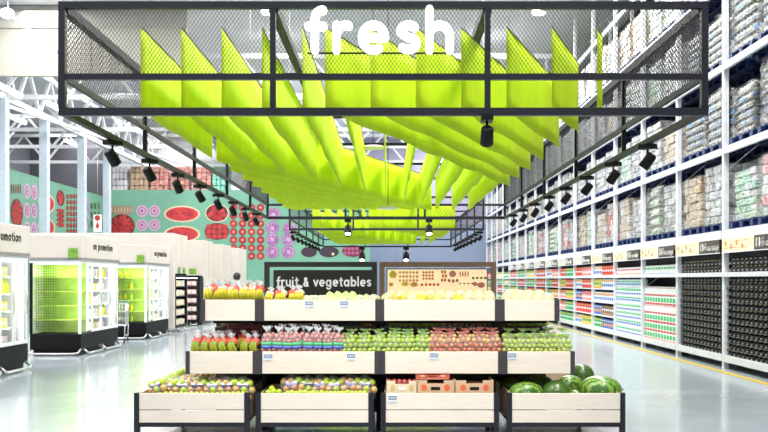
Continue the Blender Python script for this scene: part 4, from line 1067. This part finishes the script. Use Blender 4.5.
for (x, y) in ((142, 211), (154.5, 211), (142, 225), (154.5, 225)): pr(MF, x, y, [(5.9, 6.1, mp_), (3.9, 4.0, mpp), (3.2, 3.3, mp_), (1.3, 1.4, mpp)], 'onion_slice_print')
pr(MF, 217, 213, [(12, 9.5, mw), (11, 8.6, md)], 'beet_plate_print', ring_(217, 213, 8.6, 6.4, 12, 2.6, 1.9, mr_))
pr(MF, 217, 231.5, [(12.5, 8.5, md)], 'apple_tray_print', [(208.5 + i * 5.6, 226.5 + j * 5, 2.4, 2.2, mr_) for i in range(4) for j in range(3)])
for i in range(4):
    for j in range(7): pr(MF, 233.5 + i * 9, 207.5 + j * 8.1, [(3.8, 3.8, md), (2.9, 2.9, mr_), (.8, .8, mw)], 'tomato_print')
for (x, y) in ((274, 214.5), (272.5, 228), (272.5, 239.5), (272.5, 252), (289.5, 228.5), (288.5, 239.5), (288.5, 252)):
    pr(MF, x, y, [(6.6, 6.3, mpp), (5.9, 5.6, mv), (1.5, 1.5, mp_)], 'cabbage_half_print', [(x + 3.6 * cos(q * .8), y + 3.5 * sin(q * .8), 1.1, 1.0, mpp) for q in range(8)])
pr(MF, 309, 252, [(8, 5.2, mdk)], 'aubergine_print'); pr(MF, 329, 252, [(10, 5.4, mdk)], 'aubergine_print', [(333, 254, 1.4, 1.4, mw)])
pr(MF, 353, 251, [(11, 6, md)], 'fig_tray_print', [(345 + i * 4, 248.5 + j * 4.5, 1.6, 1.8, mpp) for i in range(5) for j in range(2)])
pr(MS, 16.7, 213, [(6.2, 14.5, md)], 'cherry_bowl_print', ring_(16.7, 213, 5, 12, 20, 1.0, 2.0, mr_))
for i in range(5): pr(MS, 11.5 + i * 2.2, 189, [(.7, 5, md)], 'radish_print')
for (x, y) in ((27, 191), (34.3, 192.5), (27, 210.5), (34, 211), (27, 229), (34, 229.5)): pr(MS, x, y, [(3.3, 8, mp_), (2.0, 5, mpp), (1.5, 3.8, mp_), (.6, 1.6, mpp)], 'onion_slice_print')
for y in (203, 227): pr(MS, 46.5, y, [(8.5, 10, mw), (7.4, 8.5, mr_)], 'watermelon_print')
pr(MS, 60.5, 198, [(4.2, 8, md)], 'beet_bowl_print', ring_(60.5, 198, 2.8, 5.5, 8, 1.1, 1.6, mr_))
for j in range(4): pr(MS, 60.5, 211 + j * 4.6, [(4, 2.2, md)], 'apple_tray_print', [(58 + i * 2.6, 211 + j * 4.6, 1.0, 1.7, mr_) for i in range(3)])
for i in range(4):
    for j in range(7): pr(MS, 67.5 + i * 3.3, 196.5 + j * 5.8, [(1.35, 2.5, md), (.7, 1.4, mr_)], 'tomato_print')
for j in range(5): pr(MS, 87.5, 201 + j * 8.5, [(1.8, 3.8, mv)], 'cabbage_half_print')
for i in range(3):
    for j in range(3): pr(MS, 91.5 + i * 3.4, 206 + j * 9, [(1.2, 3.6, mgn)], 'cucumber_print')
r = empty('hanging_banner', (X_(97.5, 45), 45, 0), label='narrow white hanging banner with red emblem between pale columns', cat='banner')
MB().box(-.2, .2, 0, .02, Z_(232, 45), Z_(214.5, 45)).build('cloth', white, r); m = MB(); m.disc((0, -.003, Z_(218, 45)), .13, .14, .004, 14); m.box(-.03, .03, -.006, 0, Z_(225, 45), Z_(222, 45)); m.disc((0, -.003, Z_(226, 45)), .08, .12, .004, 10); m.build('red_emblem', mr_, r)
MB().tube([(0, .01, Z_(214.5, 45)), (0, .01, 8.2)], .01, 4).build('cord', steel, r)
# stock on the ledge behind the green wall
lm = mat('ledge_pink', (.42, .08, .08), .5, col2=(.66, .42, .36), vscale=3, stretch=(1, 1, 6)); lt = mat('ledge_tan', (.36, .22, .12), .6, col2=(.58, .44, .32), vscale=3, stretch=(1, 1, 6)); lg = mat('ledge_teal', (.08, .40, .32), .5, col2=(.35, .6, .52), vscale=3, stretch=(1, 1, 6)); lw = mat('ledge_white', (.75, .76, .8), .5, col2=(.6, .5, .55), vscale=3)
r = empty('stock_ledge', (0, MY + .3, 0), label='dark ledge behind the top edge of the green wall carrying wrapped stock', cat='ledge')
MB().box(WX + .2, -6, 0, 1.5, 6.5, 6.6).build('deck', darkgrey, r); 
for k in range(4): MB().box(WX + .4 + k * 3, WX + .5 + k * 3, .1, .2, 0, 6.5).build('post', darkgrey, r)
for i, (xa, xb, mt, nm) in enumerate(((112, 127, lw, 'pale'), (130, 148, lt, 'tan'), (150, 168, lm, 'pink red'), (171, 189, lm, 'pink red'), (192, 211, lm, 'pink red'), (212, 229, lg, 'teal'))):
    Y = MY + .4; a, b = X_(xa, Y), X_(xb, Y); rr = empty('wrapped_stock', ((a + b) / 2, Y, 6.6), label='%s stack of wrapped cases on the green wall ledge, %s from the left' % (nm, od(i)), cat='wrapped stock', group='wrapped stock above the green wall')
    w_ = b - a; m = MB()
    for l in range(4):
        for c in range(4):
            x0 = -w_ / 2 + w_ * c / 4 + ru(0, .02); m.cbox(x0, x0 + w_ / 4 - .02, ru(0, .04), .95, l * .37, l * .37 + .35, .03)
    m.build('cases', mt, rr)

# ================================================================== right: pallet racking
BAY = 2.7; NB = 16; B0 = 14.09; RD = 1.25
upm = mat('rack_white_paint', (.66, .68, .72), .4); beamw = mat('beam_white_paint', (.66, .67, .70), .4)
rack = empty('pallet_rack', (RX, B0, 0), label='long white pallet rack filling the right side', cat='rack')
LV = [2.50, 4.0, 5.52, 7.05, 8.6]
for k in range(NB + 1):
    y = k * BAY
    m = MB(); m.box(0, .09, y - .05, y + .05, 0, 10.2); m.box(RD - .09, RD, y - .05, y + .05, 0, 10.2)
    for j in range(9): m.bar((.08, y, .3 + j * 1.1), (RD - .08, y, 1.2 + j * 1.1), .014)
    m.build('upright', upm, rack)
    if k == NB: break
    for li, z in enumerate(LV):
        h = .16 if li == 0 else .12
        MB().box(-.035, .03, y + .052, y + BAY - .052, z - h, z).build('beam', beamw if li < 2 else upm, rack)
        if li: continue
        MB().box(RD - .05, RD, y + .052, y + BAY - .052, z - h, z).build('rear_beam', upm, rack)
    MB().box(-.02, .04, y + .052, y + BAY - .052, .12, .24).build('kick_beam', upm, rack)
m = MB()
for z in LV[1:]: m.box(RD - .05, RD, 0, NB * BAY, z - .12, z)
m.build('rear_beam', upm, rack)
m = MB(); m.box(.62, .66, 0, NB * BAY, .1, 2.3); m.build('shelf_backing', mat('dark_backing', (.03, .03, .035), .8), rack)
m = MB(); m.box(0.04, .62, 0, NB * BAY, .18, .22); m.box(.04, .62, 0, NB * BAY, 1.69, 1.73); m.build('deck', upm, rack)
m = MB(); m.box(-.03, .04, 0, NB * BAY, 1.66, 1.74); m.build('shelf_edge', beamw, rack)
struct(MB().box(RX - .34, RX - .20, 2, BY - .2, 0, .006).build('trim_3', mat('yellow_floor_line', (.50, .36, .05), .5)))
# sign strips
signw = mat('sign_wood', (.70, .58, .38), .6, col2=(.78, .68, .48), vscale=5); signd = mat('sign_dark_brown', (.05, .035, .03), .5)
sw = mat('sign_letter_white', (.88, .87, .84), .5)
def bsign(k):
    y0 = B0 + k * BAY; r = empty('bay_sign', (RX - .03, y0 + BAY / 2, 2.22), R(-90), label='wood and dark brown range sign above the %s bay of the rack' % od(k), cat='sign', group='range signs along the rack')
    # local x runs towards the camera-right (near) end; text reads left(far) to right(near)
    MB().box(-1.28, .18, -.012, 0, -.12, .12).build('wood_panel', signw if k < 5 else mat('sign_grey', (.55, .53, .5), .5), r)
    MB().box(.18, 1.28, -.014, 0, -.12, .12).build('dark_panel', signd if k < 6 else mat('sign_dark2', (.12, .1, .1), .5), r)
    MB().box(-1.29, 1.29, -.016, -.001, -.135, -.12).build('lower_trim', upm, r)
    m = MB(); stroke_text(m, 'BIG', .26, -.075, .11, .26, .006, -.0145); m.build('bold_lettering', sw, r); m = MB(); stroke_text(m, 'on range' if k % 3 else 'on value', .63, -.07, .082, .2, .006, -.0145, sx=.82); m.build('lettering', sw, r)
    m = MB()
    if k < 5:
        for i in range(4): m.disc((-1.1 + i * .26, -.0125, .03 * (-1) ** i), .05, .05, .003, 10)
        m.box(-1.2, -.1, -.0145, -.012, -.055, -.045); m.box(-.9, -.05, -.0145, -.012, .06, .068)
        m.build('printed_drawing', mat('print_brown_orange', (.62, .27, .06), .5) if k < 1 else mat('print_umber', (.35, .28, .16), .5), r)
for k in range(12): bsign(k)
# pallets and loads
palb = mat('blue_pallet_paint', (.008, .025, .11), .5)
r = empty('blue_pallet'); m = MB()
for i in range(6): m.box(-.52 + i * .19, -.52 + i * .19 + .13, 0, 1.1, .12, .145)
m.build('top_boards', palb, r)
m = MB()
for i in range(3):
    for j in range(3): m.box(-.52 + i * .455, -.52 + i * .455 + .13, j * .48, j * .48 + .13, .025, .12)
for j in range(3): m.box(-.52, .52, j * .48, j * .48 + .13, 0, .025)
m.build('block_runners', palb, r)
PP = Proto(r)
def lmat(n, a, b, s=3): return mat(n, tuple(v * .45 for v in a), .35, col2=tuple(min(1, v * 1.15) for v in b), vscale=s * 1.6, coat=.3, bump=.5, bscale=14, stretch=(1, 1, 2.2))
# load protos: local -Y faces the aisle, width along X
def load_boxes(nx, nz, pal, w_=1.04, d_=1.05, h_=1.12, jit=.02, c=.02):
    r = empty('wrapped_load'); m = MB(); hz = h_ / nz; wx = w_ / nx
    for z in range(nz):
        for x in range(nx):
            m.m = int(rnd() * len(pal)); o = ru(-jit, jit); m.cbox(-w_ / 2 + x * wx + .004, -w_ / 2 + (x + 1) * wx - .004, .02 + o, .02 + d_ / 3, z * hz + .003, (z + 1) * hz - .003, c)
        for y in (1, 2):
            for x in (0, nx - 1):
                m.m = int(rnd() * len(pal)); m.cbox(-w_ / 2 + x * wx + ru(-jit, jit), -w_ / 2 + (x + 1) * wx + ru(-jit, jit), .02 + y * d_ / 3, .02 + (y + 1) * d_ / 3 - .005, z * hz + .003, (z + 1) * hz - .003, c)
    m.build('stacked_cases', pal, r); return finish_load(r, w_, d_, h_)
def load_bottles(n, nz, pal, w_=1.04, d_=1.05, h_=1.12):
    r = empty('wrapped_load'); m = MB(); hz = h_ / nz; wx = w_ / n
    for z in range(nz):
        m.m = 0; m.box(-w_ / 2, w_ / 2, .02, d_, z * hz, z * hz + .012)
        for i in range(n):
            for (x, y) in ([(-w_ / 2 + wx * (i + .5), .02 + wx / 2)] + [(-w_ / 2 + wx / 2, .02 + wx * (i + .5)), (w_ / 2 - wx / 2, .02 + wx * (i + .5))]):
                m.m = 1 + (0 if rnd() < .75 else 1); m.lathe([(wx * .44, .012), (wx * .47, hz * .1), (wx * .47, hz * .55), (wx * .18, hz * .8)], (x, y, z * hz), 7)
                m.m = 3; m.lathe([(wx * .2, hz * .8), (wx * .2, hz * .97)], (x, y, z * hz), 6)
                if rnd() < .0: pass
    m.build('stacked_bottles', pal, r); return finish_load(r, w_, d_, h_)
wrap = film_mat('stretch_wrap', .08, scale=2.2)
def finish_load(r, w_, d_, h_):
    m = MB(); n = 10; rings = 7; vs = []; fs = []
    per = []
    for i in range(n): per.append((-1 + 2 * i / n, -1))
    for i in range(n): per.append((1, -1 + 2 * i / n))
    for i in range(n): per.append((1 - 2 * i / n, 1))
    for i in range(n): per.append((-1, 1 - 2 * i / n))
    P = len(per)
    for j in range(rings + 1):
        z = h_ * 1.01 * j / rings; s_ = 1.02 if j < rings else .97
        for (a, b) in per: vs.append((a * (w_ / 2 + .012 + ru(0, .012)) * s_, .02 + d_ / 2 + b * (d_ / 2 + .02 + ru(0, .012)) * s_, z))
    for j in range(rings):
        for q in range(P): fs.append((j * P + q, j * P + (q + 1) % P, (j + 1) * P + (q + 1) % P, (j + 1) * P + q))
    fs.append(tuple(rings * P + q for q in range(P)))
    m.add(vs, fs, True); m.build('stretch_wrap', wrap, r); return Proto(r)
wA = lmat('case_white', (0.62, 0.64, 0.65), (0.52, 0.53, 0.54), 6); wB = lmat('case_pale_green', (0.22, 0.42, 0.2), (0.5, 0.58, 0.48), 6); wC = lmat('case_mint', (0.14, 0.42, 0.32), (0.42, 0.58, 0.5), 7)
tA = lmat('case_tan', (0.42, 0.24, 0.11), (0.5, 0.36, 0.22), 5); tB = lmat('case_beige', (0.52, 0.42, 0.32), (0.46, 0.38, 0.3), 5); pA = lmat('case_pink', (0.62, 0.12, 0.18), (0.62, 0.38, 0.38), 5); rA = lmat('case_red', (0.5, 0.04, 0.04), (0.55, 0.22, 0.18), 6)
sA = lmat('bottle_silver', (0.174, 0.186, 0.186), (0.341, 0.347, 0.322), 9); sB = lmat('bottle_blue', (0.02, 0.14, 0.4), (0.15, 0.3, 0.5), 9); capw = mat('bottle_cap_white', (.78, .76, .7), .4); brn = lmat('case_brown', (0.24, 0.09, 0.05), (0.34, 0.2, 0.12), 6); gyc = lmat('case_grey', (0.260, 0.267, 0.279), (0.384, 0.384, 0.397), 6); dkc = lmat('case_dark', (0.074, 0.074, 0.081), (0.186, 0.186, 0.186), 8)
LPs = {
 'white': load_boxes(5, 7, [wA, wA, gyc]), 'mint and white': load_boxes(4, 7, [wC, wA, wB]), 'tan': load_boxes(4, 6, [tA, tB, tB]), 'beige': load_boxes(3, 5, [tB, wA, tB]),
 'pink': load_boxes(3, 6, [pA, pA, wA], h_=1.2), 'red and white': load_boxes(4, 7, [rA, wA, wA]), 'silver bottle': load_bottles(7, 6, [gyc, sA, sB, capw]), 'grey': load_boxes(4, 7, [gyc, wA, gyc], h_=1.15),
 'green bottle': load_bottles(6, 5, [wA, wB, wA, capw]), 'brown': load_boxes(3, 5, [brn, tA, tB], h_=1.2)}
seqs = [
 ['pink', 'mint and white', 'white', 'tan', 'grey', 'green bottle', 'white', 'beige', 'red and white', 'beige', 'mint and white', 'tan', 'white', 'red and white', 'mint and white', 'green bottle', 'white', 'red and white', 'mint and white', 'mint and white'],
 ['silver bottle', 'silver bottle', 'silver bottle', 'silver bottle', 'tan', 'white', 'grey', 'mint and white', 'white', 'white', 'grey', 'white'],
 ['silver bottle', 'silver bottle', 'silver bottle', 'silver bottle', 'grey', 'mint and white', 'grey', 'green bottle', 'beige', 'grey', 'grey', 'white'],
 ['silver bottle', 'silver bottle', 'silver bottle', 'grey', 'mint and white', 'mint and white', 'brown', 'tan', 'white', 'brown', 'beige', 'grey', 'grey', 'white']]
TIER = ['lowest', 'second', 'third', 'highest']
for li in range(4):
    for k in range(NB):
        for h in (0, 1):
            idx = k * 2 + h; sq = seqs[li]; kd = sq[idx] if idx < len(sq) else sq[4 + (idx * 7 + li * 3) % (len(sq) - 4)]
            y = B0 + k * BAY + .72 + h * 1.27
            if y < 14.7: pass
            if li == 3 and y * .0066 > 99: continue
            dx = ru(-.02, .02); z = LV[li]
            w = 'end' if h else 'end'
            place = '%s tier of the rack, %s bay, %s half' % (TIER[li], od(k), 'far' if h else 'near')
            PP.put((RX + .05, y + dx, z + .002), (0, 0, R(-90)), 'blue pallet in the ' + place, 'pallet', 'blue pallets on the rack')
            LPs[kd].put((RX + .07 + ru(0, .03), y + dx, z + .15), (0, 0, R(-90) + ru(-.04, .04)), 'wrapped %s load in the %s' % (kd, place), 'pallet load', 'wrapped loads on the rack', (ru(.86, 1.0), 1, ru(.76, 1.02)))
# ---- shelf goods
dkb = mat('dark_bottle_glass', (.006, .007, .018), .5, col2=(.02, .02, .03), vscale=30); capt = mat('tan_cap', (.85, .66, .46), .4)
m = MB(); m.lathe([(.066, 0), (.074, .006), (.074, .052), (.034, .078), (.024, .088)], n=10); m.m = 1; m.lathe([(.024, .086), (.026, .108), (.016, .113)], n=8); m.m = 2
m.box(-.022, .022, -.0765, -.068, .018, .036)
o = m.build('dark_bottle', [dkb, capt, mat('bottle_label_blue_grey', (.30, .30, .40), .5, col2=(.75, .65, .5), vscale=40)]); DB = Proto(o)
me_b = o.data
cands = []
for k in (0, 1):
    y0 = B0 + k * BAY; n = 13
    rows = [.225 + .1225 * j for j in range(12)] + [1.745, 1.745 + .123]
    for rj, z in enumerate(rows):
        for i in range(n): cands.append((y0 + .16 + i * (BAY - .32) / (n - 1), z, k, rj))
cands = [c for c in cands if c[0] > 14.75]
cands.sort(key=lambda c: c[0])
for (y, z, k, rj) in cands[:300]:
    where = ('%s row from the bottom of the %s bay' % (od(rj), 'nearest' if k == 0 else 'second')) if rj < 12 else ('%s row on the top shelf of the %s bay' % ('lower' if rj == 12 else 'upper', 'nearest' if k == 0 else 'second'))
    DB.put((RX + .14, y, z), (0, 0, R(-90)), 'squat dark bottle with tan cap, ' + where, 'bottle', 'dark bottles in the ' + where)
m = MB(); vs0 = [v.co.copy() for v in me_b.vertices]; 
for (y, z, k, rj) in cands[300:]:
    off = len(m.v); M = Matrix.Translation((RX + .14, y, z)) @ Matrix.Rotation(R(-90), 4, 'Z')
    m.v += [tuple(M @ v) for v in vs0]
    for p in me_b.polygons: m.f.append(tuple(off + i for i in p.vertices)); m.mi.append(p.material_index); m.sm.append(p.use_smooth)
o = m.build('dark_bottles_stock', list(me_b.materials)); tag(o, 'more squat dark bottles with tan caps at the far end of the second bay', 'bottles', kind='stuff')
m = MB()
for j in range(11): m.box(RX + .04, RX + .22, B0 + .06, B0 + 2 * BAY - .06, .222 + .123 * j - .004, .222 + .123 * j + .001)
m.build('bottle_tray', dkc, rack, loc=(-RX, -B0, 0))
# cartons with green, red and blue bands
def tall(name, w_, h_, body, band1, band2, z1, z2):
    m = MB(); m.cbox(-w_ / 2, w_ / 2, 0, .12, 0, h_, .01); m.m = 1; m.box(-w_ * .44, w_ * .44, -.003, .0, h_ * z1[0], h_ * z1[1]); m.m = 2; m.box(-w_ * .47, w_ * .47, -.0035, 0, h_ * z2[0], h_ * z2[1])
    m.m = 0; m.box(-w_ * .2, w_ * .2, .02, .1, h_, h_ * 1.06)
    return Proto(m.build(name, [body, band1, band2]))
whc = mat('carton_white', (.82, .84, .84), .4); gnc = mat('carton_green', (.03, .42, .12), .4); rdc = mat('carton_red', (.70, .05, .04), .4); blc = mat('carton_blue', (.05, .15, .55), .4); orc = mat('pack_orange', (.80, .35, .06), .5); yec = mat('pack_yellow', (.8, .62, .1), .5)
C1 = tall('milk_carton', .17, .17, whc, gnc, rdc, (.32, .82), (.0, .2)); C2 = tall('milk_carton', .17, .17, whc, rdc, rdc, (.86, .93), (.0, .16)); C3 = tall('milk_carton', .17, .19, whc, gnc, blc, (.55, .82), (.0, .10))
C4 = tall('milk_carton', .17, .18, whc, gnc, blc, (.55, .85), (.12, .3)); C5 = tall('milk_carton', .17, .18, whc, blc, gnc, (.25, .5), (.6, .8)); C6 = tall('milk_carton', .17, .18, whc, rdc, orc, (.6, .8), (.0, .2))
PKs = [tall('packet', .19, .2, rdc, whc, orc, (.4, .6), (.8, .9)), tall('packet', .19, .2, orc, whc, rdc, (.3, .6), (.0, .1)), tall('packet', .19, .2, whc, blc, orc, (.2, .5), (.7, .9)),
       tall('packet', .19, .2, yec, gnc, rdc, (.4, .7), (.0, .1)), tall('packet', .19, .2, gnc, whc, yec, (.4, .6), (.8, .95)), tall('packet', .19, .2, mat('pack_pink', (.78, .30, .28), .5), whc, rdc, (.3, .55), (.8, .9)), tall('packet', .19, .2, blc, orc, whc, (.3, .6), (.8, .9)), tall('packet', .19, .2, mat('pack_brown', (.25, .16, .1), .5), whc, orc, (.5, .7), (.1, .2))]
def shelf_row(k, z, P, n, nm, cat, rowname, sc=1.0):
    y0 = B0 + k * BAY
    for i in range(n):
        P.put((RX + .06, y0 + .16 + i * (BAY - .32) / (n - 1), z), (0, 0, R(-90)), nm + ', ' + rowname, cat, '%s, %s' % (nm, rowname), sc)
bn = lambda k: od(k) + ' bay of the rack'
rr = [C1, C1, C1, C2, C1, C2]
for j in range(6): shelf_row(2, .222 + .205 * j, rr[j], 12, 'white carton with red base' if rr[j] is C2 else 'white and green carton with red base', 'carton', '%s row from the floor in the third bay' % od(j), (1.1, 1, 1.13))
shelf_row(2, 1.735, C3, 12, 'white and green carton with blue base', 'carton', 'top shelf in the third bay')
rr = [C4, C5, C4, C4, C5, C4, C5]
for j in range(7): shelf_row(3, .222 + .200 * j, rr[j], 12, 'white carton with green top band' if rr[j] is C4 else 'white carton with blue band', 'carton', '%s row from the floor in the fourth bay' % od(j), (1.1, 1, 1.05))
shelf_row(3, 1.735, C6, 12, 'white carton with red band and orange base', 'carton', 'top shelf in the fourth bay')
SH = empty('shelf_inserts', (RX, 0, 0), label='white shelf boards inside the fifth and further rack bays', cat='shelves')
hs = [.222, .60, .98, 1.36]
for k in range(4, NB):
    for z in hs[1:]: MB().box(.0, .6, B0 + k * BAY + .06, B0 + (k + 1) * BAY - .06, z - .035, z - .002).build('shelf_board', upm, SH)
cfg = {4: (6, 7, 2, 2, 0), 5: (3, 0, 5, 0, 5), 6: (4, 4, 3, 0, 4), 7: (0, 0, 1, 0, 5)}
nmP = ['red', 'orange', 'white and blue', 'yellow', 'green', 'pink', 'blue', 'brown']
for k in range(4, 8):
    for j, z in enumerate(hs + [1.735]):
        q = cfg[k][j]; q2 = (q + 2 + k + j) % 8
        for i in range(11):
            qq = q if i < 7 else q2
            PKs[qq].put((RX + .06, B0 + k * BAY + .16 + i * (BAY - .32) / 10, z), (0, 0, R(-90)), '%s packet, %s shelf from the floor, %s' % (nmP[qq], od(j), bn(k)), 'packet', '%s packets, %s shelf, %s' % (nmP[qq], od(j), bn(k)), (1.0, 1, 1.3))
WD = [tall('goods_case', .42, .28, PKs[a].o.data.materials[0], whc, PKs[b].o.data.materials[0], (.3, .6), (.75, .9)) for a, b in ((4, 0), (0, 1), (4, 3), (3, 4))]
for k in range(8, NB):
    for j, z in enumerate(hs + [1.735]):
        if j == 0 and k > 9: continue
        q = (k * 3 + j) % 4 if k > 8 else 1
        y0 = B0 + k * BAY
        for i in range(5): WD[q].put((RX + .06, y0 + .35 + i * .5, z), (0, 0, R(-90)), '%s goods case on the %s shelf from the floor, %s' % (['green', 'red', 'green', 'yellow'][q], od(j), bn(k)), 'case', '%s goods cases on the %s shelf, %s' % (['green', 'red', 'green', 'yellow'][q], od(j), bn(k)))

# ================================================================== far shopper behind the bananas
def person(x, y):
    r = empty('person', (x, y, 0), label='person with dark hair standing far behind the top tier bananas', cat='person')
    P = [(0, 0, .95), (0, 0, 1.2), (0, 0, 1.40), (0, 0, 1.50), (0, -.01, 1.60), (0, -.01, 1.70), (.17, 0, 1.38), (.21, .0, 1.12), (.21, -.10, .90), (-.17, 0, 1.38), (-.21, 0, 1.12), (-.21, -.10, .90),
         (.09, 0, .88), (.10, 0, .48), (.10, .02, .09), (.10, -.12, .035), (-.09, 0, .88), (-.10, 0, .48), (-.10, .02, .09), (-.10, -.12, .035)]
    E = [(0, 1), (1, 2), (2, 3), (3, 4), (4, 5), (2, 6), (6, 7), (7, 8), (2, 9), (9, 10), (10, 11), (0, 12), (12, 13), (13, 14), (14, 15), (0, 16), (16, 17), (17, 18), (18, 19)]
    Rr = [.14, .13, .13, .055, .085, .07, .06, .045, .03, .06, .045, .03, .085, .06, .045, .035, .085, .06, .045, .035]
    me = bpy.data.meshes.new('body'); me.from_pydata(P, E, []); me.update(); o = bpy.data.objects.new('body', me); COL.objects.link(o); o.parent = r
    sm = o.modifiers.new('skin', 'SKIN'); o.modifiers.new('sub', 'SUBSURF').levels = 1; o.modifiers['sub'].render_levels = 2
    if not me.skin_vertices: bpy.context.view_layer.objects.active = o
    for i, v in enumerate(me.skin_vertices[0].data): v.radius = (Rr[i], Rr[i] * (.75 if i < 3 else 1)); v.use_root = (i == 0)
    me.materials.append(mat('shirt_white', (.75, .75, .78), .7))
    m = MB(); m.ell((0, .0, 1.67), (.088, .10, .115), 14, 10); m.build('head', mat('skin_tone', (.35, .2, .13), .5), r)
    m = MB(); m.ell((0, .018, 1.70), (.105, .115, .115), 14, 10); m.build('hair', mat('dark_hair', (.015, .012, .012), .6, bump=.5), r)
    for s_ in (-1, 1):
        m = MB()
        for q in range(4): m.tube([(s_ * .21 + (q - 1.5) * .016, -.11, .88), (s_ * .21 + (q - 1.5) * .018, -.13, .82 + .006 * q), (s_ * .21 + (q - 1.5) * .017, -.12, .79 + .008 * q)], .008, 5)
        m.tube([(s_ * .18, -.11, .89), (s_ * .165, -.14, .85)], .009, 5); m.ell((s_ * .21, -.11, .89), (.036, .02, .045), 8, 6); m.build('hand', MATS['skin_tone'], r)
person(X_(237, 25.5), 25.5)
bpy.data.objects['person'].rotation_euler = (0, 0, pi)
